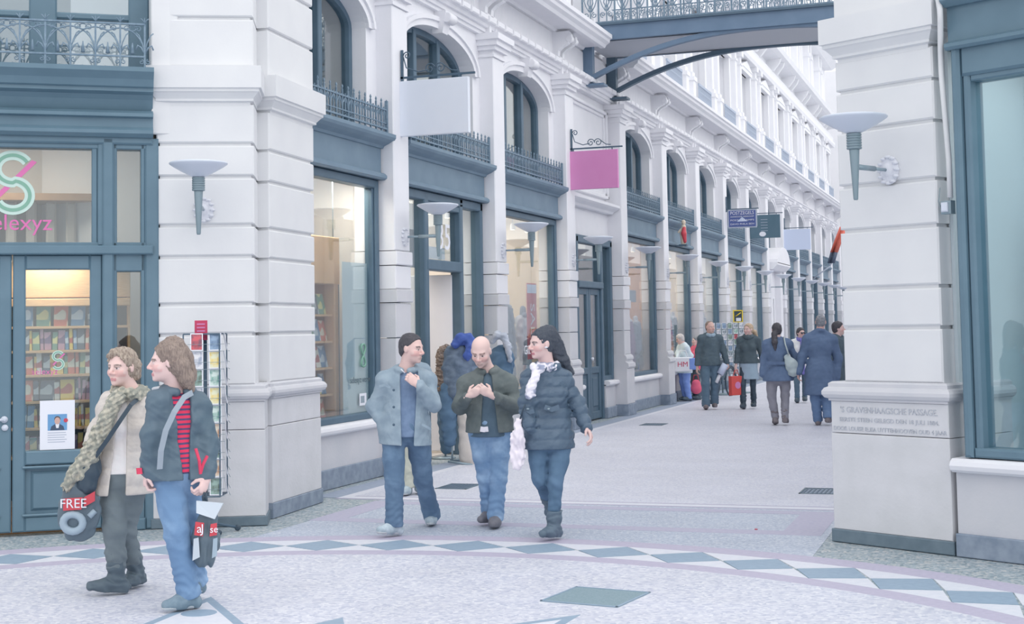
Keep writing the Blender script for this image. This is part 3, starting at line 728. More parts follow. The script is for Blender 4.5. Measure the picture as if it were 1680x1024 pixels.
def bridge_rail():
    b = MB(); n = 22; w = (XR-XL)/n; y = 0
    b.box(XL, XR, -.02, .02, 7.34, 7.37); b.box(XL, XR, -.025, .025, 8.15, 8.2); b.box(XL, XR, -.012, .012, 7.95, 7.97)
    for i in range(n+1):
        x = XL+w*i; b.box(x-.014, x+.014, -.014, .014, 7.32, 8.18)
        if i < n:
            xm = x+w/2
            for s in (-1, 1):
                b.tube(spiral(xm+s*.07, 7.5, .055, .012, PI/2*(1-s)+PI/2, 1.3*s, 14, y), .009, 4, smooth=False)
                b.tube([(xm+s*.02, y, 7.56), (xm+s*.08, y, 7.66), (xm+s*.12, y, 7.78), (xm+s*.06, y, 7.9)], .01, 4, smooth=False)
                b.tube([(xm, y, 7.62), (xm+s*.05, y, 7.72), (xm+s*.03, y, 7.84)], .012, 4, smooth=False)
                b.tube(arc(xm+s*.07, 7.86, .05, .05, 0, 2*PI, 8, y), .008, 4, smooth=False)
            b.tube([(xm, y, 7.36), (xm, y, 7.95)], .012, 4, smooth=False)
            b.tube(arc(xm, 7.62, .03, .05, 0, 2*PI, 8, y), .01, 4, smooth=False)
    return b
r0 = bridge_rail().build('railing', 'iron', br, (0, YN-.03, -.16)); link('railing', r0.data, br, (0, YF+.03, -.16))

# ------------------------------------------------------------------ shop front on the left of the crossing
LO = (-8.148, 10.248); LA = math.atan2(10.987-10.248, -7.122+8.148)
lf = thing('window_90', 'dark painted book shop front left of the white corner pier', None, (LO[0], LO[1], 0), LA, kind='structure')
W1 = 1.275; WL = -1.9
b = MB()
b.bbox_(1.205, W1+.05, -.0, .2, 0, 3.46, .015); b.bbox_(.90-.06, .90+.04, -.02, .2, 0, 3.46, .015); b.bbox_(WL, W1, -.02, .2, 3.40, 3.5, .015)
b.bbox_(WL, W1, -.04, .2, 2.42, 2.5, .012); b.bbox_(.80, .86, -.0, .2, 2.5, 3.42, .01); b.bbox_(.75, .80, .02, .2, 2.5, 3.42, .008); b.bbox_(.93, .966, .01, .2, .7, 3.42, .008); b.bbox_(1.17, 1.206, .01, .2, .7, 3.42, .008)
b.bbox_(WL, W1, .01, .2, 3.36, 3.41, .008); b.bbox_(WL, W1, .01, .2, 2.49, 2.53, .008); b.bbox_(.93, 1.206, .01, .2, .62, .74, .01); b.bbox_(.93, 1.206, .03, .2, .05, .62, .01); b.bbox_(.98, 1.15, .015, .05, .2, .55, .02); b.bbox_(.93, 1.206, -.02, .2, 0, .1, .01)
b.bbox_(.93, 1.206, .01, .2, 2.27, 2.43, .01)
b.bbox_(WL, -1.3, -.0, .2, 0, 3.46, .015)
b.build('shop_frame', 'paint_front', lf)
b = MB().mold([(.2, 3.46), (-.05, 3.46), (-.09, 3.49), (-.09, 3.52), (-.05, 3.55), (-.05, 3.63), (-.1, 3.64), (-.1, 3.67), (-.04, 3.7), (.2, 3.7)], WL, W1)
b.mold([(.2, 3.68), (.02, 3.68), (-.03, 3.8), (-.06, 3.84), (-.12, 3.86), (-.12, 3.89), (-.15, 3.9), (-.18, 3.96), (-.22, 4.0), (-.24, 4.02), (-.24, 4.06), (.6, 4.07)], WL, W1)
b.build('fascia_cornice', 'paint_front', lf)
for a, c, z0, z1 in ((-.95, .76, 2.52, 3.37), (.96, 1.18, 2.52, 3.37), (.96, 1.18, .73, 2.28)): glass_pane('pane', a, c, z0, z1, .08, 'glass_front', lf)
def door_leaf(x0, x1, name, label):
    d = thing(name, label, None, (LO[0], LO[1], 0), LA, kind='structure')
    gx0, gx1 = x0+.105, x1-.105
    b = MB().bbox_(x0, gx0, .02, .1, .03, 2.42, .012).bbox_(gx1, x1, .02, .1, .03, 2.42, .012).bbox_(gx0, gx1, .02, .1, 2.29, 2.42, .012).bbox_(gx0, gx1, .02, .1, .6, .72, .012).bbox_(gx0, gx1, .02, .1, .03, .16, .012).box(gx0, gx1, .06, .1, .1, .65)
    b.bbox_(gx0+.04, gx1-.04, .035, .08, .2, .55, .03)
    b.build('door_leaf', 'paint_front', d)
    for z in (.17, .58): MB().mold([(.06, z-.012), (.01, z-.012), (.0, z), (.01, z+.012), (.06, z+.012)], gx0-.02, gx1+.02).build('door_moulding', 'paint_front', d)
    glass_pane('pane', gx0, gx1, .72, 2.29, .06, 'glass_front', d)
    return d
dA = door_leaf(.095, .84, 'door_4', 'glazed dark shop door with a paper notice and book shelves behind')
dB = door_leaf(-.66, .085, 'door_5', 'dark shop door leaf with a white lever handle at the frame edge')
MB().lathe([(.03, 0), (.03, .012), (.012, .02), (.012, .05)], 12, (.03, .02, 1.0), M=Matrix.Rotation(PI/2, 4, 'X')).tube([(.03, -.03, 1.0), (-.09, -.035, 1.0)], .011, 8).build('door_handle', 'opal', dB)
MB().lathe([(.028, 0), (.028, .014), (.0, .016)], 12, (.035, .02, .93), M=Matrix.Rotation(PI/2, 4, 'X')).build('lock_plate', 'opal', dB)
MB().bbox_(-1.32, -.68, .03, .1, .0, .70, .012).bbox_(-.76, -.67, -.0, .2, 0, 2.43, .012).bbox_(-1.3, -.7, .02, .1, 2.3, 2.43, .01).build('side_panel', 'paint_front', lf); glass_pane('pane', -1.3, -.75, .70, 2.31, .06, 'glass_front', lf); MB().box(-1.9, -1.25, .05, .15, 0, 3.5).build('side_pier', 'paint_front', lf)
# notice on the door
ntc = thing('paper_notice', 'white paper notice with a small portrait taped to the shop door glass', 'notice', (LO[0], LO[1], 0), LA)
MB().box(.32, .61, .048, .052, .725, 1.15).build('sheet', 'print_white', ntc)
mat('photo_blue', (110, 160, 205), .6); mat('photo_dark', (72, 88, 112), .6); mat('photo_skin', (206, 170, 160), .6); mat('photo_hair', (92, 84, 84), .6)
MB().box(.385, .545, .046, .049, .89, 1.03).build('photo', 'photo_blue', ntc)
MB().add([(.405, .0455, .891), (.525, .0455, .891), (.515, .0455, .925), (.485, .0455, .945), (.445, .0455, .945), (.415, .0455, .925)], [(0, 1, 2, 3, 4, 5)]).build('photo_suit', 'photo_dark', ntc)
MB().add([(.455, .045, .91), (.475, .045, .91), (.482, .045, .945), (.448, .045, .945)], [(0, 1, 2, 3)]).build('photo_collar', 'print_white', ntc)
MB().lathe([(.024, 0), (.024, .001)], 14, (.465, .046, .972), M=Matrix.Rotation(PI/2, 4, 'X') @ Matrix.Diagonal((1, 1.3, 1, 1))).build('photo_face', 'photo_skin', ntc)
MB().lathe([(.026, 0), (.026, .001)], 14, (.465, .0463, .988), M=Matrix.Rotation(PI/2, 4, 'X') @ Matrix.Diagonal((1, 1.0, 1, 1))).build('photo_hair', 'photo_hair', ntc)
MB().lathe([(.018, 0), (.018, .001)], 14, (.535, .0445, .975), M=Matrix.Rotation(PI/2, 4, 'X')).build('red_dot', 'red_print', ntc)
mat('print_grey', (176, 184, 200), .6)
for z in (.87, .85, .83, .81, .79): MB().box(.385, .545-.03*random.random(), .0465, .0485, z-.003, z+.003).build('print_line', 'print_grey', ntc)
# printed S mark and shop name on the upper glass, again small on the door
def s_mark(cx, cz, h, par, y, full=True):
    r = h*.27; pts = []
    for i in range(25): a = math.radians(30)+math.radians(240)*i/24; pts.append((cx+r*math.cos(a), y, cz+h*.23+r*.9*math.sin(a)))
    for i in range(1, 25): a = math.radians(90)-math.radians(240)*i/24; pts.append((cx+r*1.05*math.cos(a), y, cz-h*.235+r*.95*math.sin(a)))
    def flat(w, yy, m, nm):
        b = MB(); vs = []; fs = []
        for i, p in enumerate(pts):
            q = Vector(pts[min(i+1, len(pts)-1)])-Vector(pts[max(i-1, 0)]); n = Vector((-q.z, 0, q.x)).normalized()
            for sg, dy in ((1, 0), (-1, 0)): v = Vector(p)+n*w*sg; vs.append((v.x, yy, v.z))
        for i in range(len(pts)-1): fs.append((i*2, i*2+1, i*2+3, i*2+2))
        return b.add(vs, fs).build(nm, m, par)
    flat(h*.085, y, 'print_pale_green', 'printed_mark'); flat(h*.03, y-.002, 'print_green', 'printed_mark')
    a = h*.42
    MB().add([(cx-a*.75, y+.002, cz-a*.62), (cx-a*.55, y+.002, cz-a*.7), (cx+a*.95, y+.002, cz+a*.85), (cx+a*.75, y+.002, cz+a*.93)], [(0, 1, 2, 3)]).build('printed_slash', 'print_pink', par)
s_mark(.09, 3.06, .5, lf, .07)
text('selexyz', .2, 'print_pink', lf, (.42, .07, 2.70), (PI/2, 0, 0), 'shop_name', .001, 'RIGHT')
s_mark(.47, 1.5, .15, dA, .05)
text('selexyz', .075, 'print_pink', dA, (.36, .052, 1.40), (PI/2, 0, 0), 'shop_name', .001)
# balcony rail above
lr = thing('balcony_railing', 'ornate cast iron balcony railing above the book shop doors', 'railing', (LO[0], LO[1], 0), LA, 'balcony railing of the crossing')
b = MB(); y = -.14; a, c = -.9, 1.20; n = 10; w = (c-a)/n; z0 = 4.09
b.box(a, c, y-.01, y+.01, z0+.07, z0+.085); b.box(a, c, y-.012, y+.012, z0+.36, z0+.376)
b.build('rail', 'iron', lr)
for i in range(n+1):
    x = a+w*i; b = MB()
    b.box(x-.008, x+.008, y-.008, y+.008, z0-.02, z0+.37); b.tube([(x, y, z0+.37), (x, y, z0+.43)], [.009, .003], 5)
    for s in (-1, 1): b.tube([(x, y, z0+.38), (x+s*.02, y, z0+.41), (x+s*.035, y, z0+.42)], .006, 4); b.tube(spiral(x+s*.028, z0+.03, .024, .006, PI/2, 1.2*s, 10, y), .006, 4)
    for s in (-1, 1):
        b.tube([(x, y, z0+.1), (x+s*.02, y, z0+.2), (x+s*.05, y, z0+.27), (x+s*.075, y, z0+.29)], .007, 4); b.tube([(x, y, z0+.1), (x+s*.03, y, z0+.16), (x+s*.06, y, z0+.18), (x+s*.075, y, z0+.14)], .009, 4)
    b.build('baluster', 'iron', lr)
    if i < n-1: MB().tube(arc(x+w, z0+.09, w*1.0, .24, PI, 0, 14, y), .008, 4).build('rail_arch', 'iron', lr)
    if i < n:
        MB().tube(arc(x+w/2, z0+.33, .03, .025, 0, 2*PI, 10, y), .006, 4).build('rail_ring', 'iron', lr); MB().tube([(x+w/2, y, z0+.1), (x+w/2, y, z0+.2)], [.02, .004], 5).build('rail_leaf', 'iron', lr)
        MB().tube(spiral(x+w/2-.05, z0+.325, .03, .008, 0, 1.2, 10, y), .006, 4).build('rail_scroll', 'iron', lr); MB().tube(spiral(x+w/2+.05, z0+.325, .03, .008, PI, -1.2, 10, y), .006, 4).build('rail_scroll', 'iron', lr)
# window behind the railing
uf = thing('window_91', 'dark framed upper window behind the balcony over the book shop', None, (LO[0], LO[1], 0), LA, kind='structure')
b = MB()
for x, w in ((1.17, .09), (.33, .12), (-.55, .1)): b.bbox_(x-w, x+w, .35, .5, 4.05, 7.5, .015)
for z in (4.1, 4.62): b.bbox_(-1.9, 1.26, .37, .5, z-.03, z+.03, .012)
b.build('window_frame', 'paint_front', uf)
glass_pane('pane', -.45, .21, 4.1, 7.4, .42, 'glass_upper', uf); glass_pane('pane', .45, 1.1, 4.1, 7.4, .42, 'glass_upper', uf)
MB().box(-1.9, 1.3, 2.0, 2.05, 3.9, 7.5).build('room_behind', 'interior_grey', uf)
MB().bbox_(1.26, 1.5, -.0, 2.2, 3.5, 9, .01).build('wall_jamb', 'pier_paint', uf)
# interior of the book shop
room = thing('wall_bookshop', 'pale inside walls of the book shop behind the dark front', None, (LO[0], LO[1], 0), LA, kind='structure')
MB().box(-2.2, 1.5, 2.2, 2.25, 0, 3.9).build('inner_wall', 'interior_pale', room); MB().box(-2.2, 1.5, .25, 2.2, 3.75, 3.85).build('inner_ceiling', 'interior_pale', room); MB().box(1.3, 1.36, .2, 2.2, 0, 3.8).build('inner_wall', 'interior_grey', room)
MB().box(-2.2, 1.4, .2, 2.2, -.02, .01).build('inner_floor', 'wood_shop', room); MB().box(-2.2, -2.1, .2, 2.2, 0, 3.8).build('inner_wall', 'interior_pale', room)
b = MB()
for i in range(12): b.bbox_(-1.0+i*.19, -.9+i*.19, 1.9, 2.2, 2.3, 3.05, .02)
b.build('wall_fins', 'interior_pale', room); MB().box(-1.4, 1.3, 1.7, 2.2, 3.05, 3.12).build('light_trough', 'wood_shop', room)
for nm, (x, y, z), en in (('bookshop_light', (-.2, 1.2, 3.7), 15), ('bookshop_light', (.4, .4, 2.38), 9)):
    la = bpy.data.lights.new(nm, 'AREA'); la.energy = en; la.size = .5; la.color = (1, .85, .68); lo = bpy.data.objects.new(nm, la); COL.objects.link(lo)
    lo.location = Matrix.Translation((LO[0], LO[1], 0)) @ Matrix.Rotation(LA, 4, 'Z') @ Vector((x, y, z))

# ------------------------------------------------------------------ shop front on the right
RO_ = (-.33, 10.97); RA = -.52
rf = thing('window_92', 'dark framed shop window right of the inscribed pier', None, (RO_[0], RO_[1], 0), RA, kind='structure')
MB().box(-.02, 3.2, .02, .4, .14, .62).build('stall_riser', 'stone', rf); MB().bbox_(-.02, 3.2, -.02, .4, 0, .165, .006).build('plinth', 'slate', rf)
MB().mold([(.3, .61), (-.03, .61), (-.06, .63), (-.07, .66), (-.06, .69), (-.03, .71), (.3, .72)], -.02, 3.2).build('window_sill', 'plaster', rf)
b = MB().bbox_(.07, .14, -.02, .2, .72, 3.75, .02).bbox_(.14, .2, .02, .2, .72, 3.7, .015).bbox_(.14, 3.2, .0, .2, .72, .79, .015).bbox_(.14, 3.2, .0, .2, 3.5, 3.72, .02).bbox_(.2, 3.2, .03, .2, 3.46, 3.52, .01).bbox_(3.0, 3.2, 0, .2, .7, 3.7, .01)
b.build('window_frame', 'paint_front', rf)
b = MB().box(.05, 3.2, .0, .3, 3.7, 5.2).mold([(.2, 3.70), (-.04, 3.70), (-.06, 3.72), (-.06, 3.745), (.0, 3.77), (.2, 3.77)], .05, 3.2).mold([(.2, 4.02), (-.04, 4.02), (-.1, 4.06), (-.1, 4.1), (.2, 4.12)], .05, 3.2)
b.build('fascia', 'paint_front', rf)
glass_pane('pane', .19, 3.0, .78, 3.5, .1, 'glass_right', rf)
MB().box(-.1, 3.3, 1.3, 1.35, 0, 3.9).build('inner_wall', 'frost', rf); MB().box(-.12, -.08, .2, 1.3, 0, 3.9).build('inner_wall', 'frost', rf); MB().box(-.1, 3.3, .2, 1.3, 3.8, 3.9).build('inner_ceiling', 'interior_pale', rf); MB().box(-.1, 3.3, .2, 1.3, 0, .03).build('inner_floor', 'interior_pale', rf)
MB().box(.45, 1.0, 1.0, 1.28, .1, 2.6).build('inner_screen', 'interior_grey', rf)
la = bpy.data.lights.new('right_shop_light', 'AREA'); la.energy = 14; la.shape = 'RECTANGLE'; la.size = 2.6; la.size_y = .8; la.color = (1, 1, .98); lo = bpy.data.objects.new('right_shop_light', la); COL.objects.link(lo)  # unseen ceiling lamp, added to brighten the right shop interior
lo.location = Matrix.Translation((RO_[0], RO_[1], 0)) @ Matrix.Rotation(RA, 4, 'Z') @ Vector((1.5, .75, 3.75)); lo.rotation_euler[2] = RA
pir = thing('motion_sensor', 'cream motion sensor with an amber lens inside the right shop window', 'sensor', (RO_[0], RO_[1], 0), RA)
MB().bbox_(.58, .68, 1.2, 1.3, 3.26, 3.42, .015).build('housing', 'interior_cream', pir); MB().lathe([(.0, -.05), (.03, -.04), (.045, 0), (.04, .02)], 14, (.62, 1.18, 3.25)).build('lens', 'wood_warm', pir)
# ------------------------------------------------------------------ people: smooth implicit surfaces meshed with OpenVDB
import openvdb
class Field:
    def __init__(s, lo, hi, vox):
        s.vox = vox; s.lo = np.array(lo, np.float32); n = np.ceil((np.array(hi)-np.array(lo))/vox).astype(int)+1
        s.n = n; s.a = np.full(n, .06, np.float32)
        s.ax = [s.lo[i]+vox*np.arange(n[i], dtype=np.float32) for i in range(3)]
    def sl(s, lo, hi):
        i0 = np.clip(np.floor((np.array(lo)-s.lo)/s.vox).astype(int)-1, 0, s.n-1); i1 = np.clip(np.ceil((np.array(hi)-s.lo)/s.vox).astype(int)+2, 1, s.n)
        return tuple(slice(a, b) for a, b in zip(i0, i1))
    def pts(s, S): return (s.ax[0][S[0]][:, None, None], s.ax[1][S[1]][None, :, None], s.ax[2][S[2]][None, None, :])
    def put(s, S, d, k, sub=False):
        A = s.a[S]
        if sub:
            d = -d
            h = np.maximum(k-np.abs(A-d), 0)/max(k, 1e-6); s.a[S] = np.maximum(A, d)+h*h*k*.25
        else:
            h = np.maximum(k-np.abs(A-d), 0)/max(k, 1e-6); s.a[S] = np.minimum(A, d)-h*h*k*.25
    def cone(s, a, b, ra, rb, k=.02, sq=None, sub=False):
        """tapered capsule; sq = (direction, factor) flattens it along a direction"""
        a = np.asarray(a, np.float32); b = np.asarray(b, np.float32); m = max(ra, rb)+k+3*s.vox
        S = s.sl(np.minimum(a, b)-m, np.maximum(a, b)+m); x, y, z = s.pts(S)
        ab = b-a; L = max(float(ab@ab), 1e-8)
        px, py, pz = x-a[0], y-a[1], z-a[2]
        t = np.clip((px*ab[0]+py*ab[1]+pz*ab[2])/L, 0, 1)
        qx, qy, qz = px-t*ab[0], py-t*ab[1], pz-t*ab[2]
        if sq is not None:
            n, f = sq; c = qx*n[0]+qy*n[1]+qz*n[2]
            d = np.sqrt(np.maximum(qx*qx+qy*qy+qz*qz+c*c*(f*f-1), 0))
        else: d = np.sqrt(qx*qx+qy*qy+qz*qz)
        s.put(S, d-(ra+(rb-ra)*t), k, sub)
    def ell(s, c, r, R=None, k=.02, sub=False):
        c = np.asarray(c, np.float32); r = np.asarray(r, np.float32); m = float(r.max())+k+3*s.vox
        S = s.sl(c-m, c+m); x, y, z = s.pts(S); px, py, pz = x-c[0], y-c[1], z-c[2]
        if R is not None: u, v, w = (px*R[i][0]+py*R[i][1]+pz*R[i][2] for i in range(3))
        else: u, v, w = px, py, pz
        k0 = np.sqrt((u/r[0])**2+(v/r[1])**2+(w/r[2])**2); k1 = np.sqrt((u/r[0]**2)**2+(v/r[1]**2)**2+(w/r[2]**2)**2)+1e-6
        s.put(S, k0*(k0-1)/k1, k, sub)
    def chain(s, P, r, k=.02, sq=None):
        for i in range(len(P)-1): s.cone(P[i], P[i+1], r[i], r[i+1], k, sq)
    def half(s, p, n, k=.004):
        """cut away the side that n points to"""
        n = np.asarray(n, float); n = n/np.linalg.norm(n); S = tuple(slice(0, q) for q in s.n); x, y, z = s.pts(S)
        d = (x-p[0])*n[0]+(y-p[1])*n[1]+(z-p[2])*n[2]
        s.a = np.maximum(s.a, d.astype(np.float32))
    def minus(s, fn, lo, hi):
        S = s.sl(lo, hi); x, y, z = s.pts(S); s.a[S] = np.maximum(s.a[S], -fn(x, y, z))
    def band(s, w=2.5):
        I = np.where(np.abs(s.a) < w*s.vox); P = [s.ax[i][I[i]] for i in range(3)]; return I, P
    def folds(s, amp, wl, seed, dirs=None, aniso=(1, 1, 1), crease=False):
        r = np.random.default_rng(seed); I, (x, y, z) = s.band(3); d = np.zeros_like(x)
        for i in range(5):
            v = r.normal(size=3)*np.array(aniso); v /= np.linalg.norm(v); kk = 2*PI/(wl*r.uniform(.6, 1.5)); ph = r.uniform(0, 6)
            w_ = r.normal(size=3); w_ /= np.linalg.norm(w_)
            q = np.sin(kk*(x*v[0]+y*v[1]+z*v[2])*(.5 if crease else 1)+ph+1.6*np.sin(kk*.35*(x*w_[0]+y*w_[1]+z*w_[2])+ph*2))
            d += (1.6*np.abs(q)**.7-1.1)*np.clip(.6+np.sin(kk*.3*(x*w_[0]+y*w_[1]+z*w_[2])+ph), 0, 1) if crease else q
        s.a[I] += (amp*d/2.2).astype(np.float32)
    def mesh(s, name, mat_, parent=None, dec=1.0, color=None, loc=None, rz=None, adapt=.0):
        v = 3*s.vox
        A = np.clip(s.a, -v, v)
        for ax in range(3):                       # close at the border of the grid
            sl0 = [slice(None)]*3; sl0[ax] = 0; A[tuple(sl0)] = v; sl0[ax] = -1; A[tuple(sl0)] = v
        G = openvdb.FloatGrid(float(v)); G.copyFromArray(np.ascontiguousarray(A)); p, t, q = G.convertToPolygons(0.0, adapt)
        if len(p) == 0: print('EMPTY', name); return None
        p = p*s.vox+s.lo
        me = bpy.data.meshes.new(name); nq, nt = len(q), len(t)
        me.vertices.add(len(p)); me.vertices.foreach_set('co', p.astype(np.float32).ravel())
        me.loops.add(nq*4+nt*3); me.loops.foreach_set('vertex_index', np.concatenate([q.ravel(), t.ravel()]).astype(np.int32))
        me.polygons.add(nq+nt)
        me.polygons.foreach_set('loop_start', np.concatenate([np.arange(nq)*4, nq*4+np.arange(nt)*3]).astype(np.int32))
        me.polygons.foreach_set('use_smooth', np.ones(nq+nt, bool))
        me.update(calc_edges=True); me.validate()
        if color is not None:
            at_ = me.color_attributes.new('Col', 'FLOAT_COLOR', 'POINT'); c = color(p); at_.data.foreach_set('color', np.c_[c, np.ones(len(c))].astype(np.float32).ravel())
        me.materials.append(MATS[mat_] if isinstance(mat_, str) else mat_)
        return link(name, me, parent, loc, rz)
def nrm(v): v = np.asarray(v, float); return v/max(np.linalg.norm(v), 1e-9)
def skin_material():
    m = bpy.data.materials.new('skin'); m.use_nodes = True; N = m.node_tree.nodes; b = N['Principled BSDF']; b.inputs['Roughness'].default_value = .55
    a = N.new('ShaderNodeAttribute'); a.attribute_name = 'Col'; m.node_tree.links.new(a.outputs['Color'], b.inputs['Base Color']); b.inputs['Specular IOR Level'].default_value = .3
    MATS['skin'] = m
skin_material()
def lift(c): return tuple(min(245, v*1.08+6) for v in c)
def cloth(name, c, c2=None, scale=6, bump=.25, bscale=350, rough=.85, **kw): return mat(name, lift(c), rough, lift(c2 or tuple(min(255, v+7) for v in c)), scale, bump, bscale, **kw)

def head_axes(yaw, pitch, roll=0):
    a = math.radians(yaw); f = np.array([math.sin(a), -math.cos(a), 0]); x = np.array([-math.cos(a), -math.sin(a), 0]); z = np.array([0, 0, 1.])
    p = math.radians(pitch); f2 = f*math.cos(p)-z*math.sin(p); z2 = z*math.cos(p)+f*math.sin(p)
    r = math.radians(roll); x2 = x*math.cos(r)+z2*math.sin(r); z3 = z2*math.cos(r)-x*math.sin(r)
    return np.array([x2, f2, z3])
def add_head(F, c, H, s, nk, neck_r=.055, detail=True, fem=False, ears=True):
    T = lambda p: c+(H.T @ (np.array(p)*s))
    e = lambda p, r, k, sub=False: F.ell(T(p), np.array(r)*s, H, k, sub)
    e((0, -.018, .036), (.075, .095, .084), .01)
    e((0, .018, -.028), (.060 if fem else .063, .070, .083), .035)
    e((0, .046, -.084), (.030 if fem else .037, .034, .027), .035)
    F.cone(T((0, -.028, -.06)), nk, neck_r*s, neck_r*1.1, .03)
    if not detail: 
        F.cone(T((0, .085, .01)), T((0, .108, -.03)), .010*s, .014*s, .012); return T
    e((0, .066, .022), (.05, .022, .013), .02)
    for g in (-1, 1):
        e((g*.040, .052, -.03), (.024, .026, .022), .025)
        e((g*.031, .102, .000), (.018, .020, .0125), .012, True)
        e((g*.031, .072, .000), (.0135, .0135, .0125), .004)
        e((g*.013, .094, -.036), (.010, .012, .009), .006)
        if ears: e((g*.076, -.012, -.004), (.011, .020, .031), .008)
    F.cone(T((0, .084, .012)), T((0, .110, -.028)), .0085*s, .0125*s, .010)
    e((0, .0845, -.0665), (.024, .012, .0065), .006); e((0, .083, -.0775), (.021, .012, .0075), .006)
    e((0, .098, -.0718), (.022, .008, .0018), .003, True)
    e((0, .074, -.100), (.018, .016, .014), .015)
    return T
def face_color(c, H, s, skin, brow, lip=None, stubble=0, eye=(70, 66, 66)):
    sk = np.array(lin(skin)[:3]); br = np.array(lin(brow)[:3]); lp = np.array(lin(lip or tuple(int(v*.86) for v in skin))[:3]); ey = np.array(lin(eye)[:3])
    def fn(p):
        q = ((p-c) @ H.T)/s; x, y, z = q[:, 0], q[:, 1], q[:, 2]; col = np.tile(sk, (len(p), 1))
        near = (np.abs(x) < .09) & (np.abs(y) < .13) & (np.abs(z) < .13)
        ch = near & ((np.abs(np.abs(x)-.042) < .022) & (np.abs(z+.035) < .022) & (y > .03)); col[ch] = sk*np.array([1.0, .86, .86])
        ns = near & (np.abs(x) < .016) & (y > .095) & (z < -.015); col[ns] = sk*np.array([1, .88, .88])
        if stubble:
            st = np.where(near & (y > .0), np.clip((-.035-z)/.03, 0, 1)*np.clip((y+.0)/.03, 0, 1), 0)[:, None]*stubble*.6; col = col*(1-st)+br*st
        l = near & (y > .07) & (np.abs(x) < .024) & (np.abs(z+.0725) < .010); col[l] = lp
        b = near & (y > .055) & (np.abs(np.abs(x)-.032) < .021) & (np.abs(z-.0215+.12*np.abs(np.abs(x)-.03)) < .0055); col[b] = br*.9+sk*.1
        w = near & (y > .06) & (((np.abs(x)-.031)/.0145)**2+(z/.0065)**2 < 1); col[w] = sk*.55+np.array([.3, .3, .32])
        ir = near & (y > .06) & ((np.abs(x)-.031)**2+z**2 < .0062**2); col[ir] = ey
        ld = near & (y > .055) & (np.abs(np.abs(x)-.031) < .016) & (np.abs(z-.0075) < .003); col[ld] = br*.6+sk*.3
        return col
    return fn
def add_hand(F, w, tip, nrm_, side, s=1.0, curl=.6, spread=.35, k=.006, point=None):
    """w wrist, tip = where the knuckles point, nrm_ palm normal, side = which way the thumb lies (vector)"""
    d = nrm(np.array(tip)-np.array(w)); n = nrm(np.array(nrm_)-d*np.dot(nrm_, d)); t = np.cross(d, n); 
    if np.dot(t, side) < 0: t = -t
    R = np.array([t, n, d]); w = np.array(w)
    F.cone(w-d*.03*s, w+d*.02*s, .026*s, .027*s, .01)
    F.ell(w+d*.055*s, np.array([.041, .018, .052])*s, R, .012)
    Ls = [(.031, .040, .032), (.011, .045, .036), (-.010, .042, .034), (-.030, .033, .027)]
    for i, (o, l1, l2) in enumerate(Ls):
        cu = curl if point is None or i != 0 else point
        b = w+d*(.088-.004*abs(i-1.3))*s+t*o*s
        a1, a2, a3 = cu*.9, cu*2.0, cu*2.7
        f1 = b+(d*math.cos(a1)+n*math.sin(a1)+t*o*spread*2)*l1*s
        f2 = f1+(d*math.cos(a2)+n*math.sin(a2))*l2*.75*s
        f3 = f2+(d*math.cos(a3)+n*math.sin(a3))*l2*.55*s
        F.chain([b-d*.01*s, f1, f2, f3], [.0100*s, .0092*s, .0085*s, .0075*s], k*.5)
    b = w+d*.022*s+t*.030*s; q = nrm(d*.62+t*.55+n*(.25+.5*curl)); f1 = b+q*.042*s; q2 = nrm(d*.85+t*.05+n*(.2+.6*curl)); f2 = f1+q2*.034*s
    F.chain([b, f1, f2], [.0135*s, .011*s, .0085*s], k)

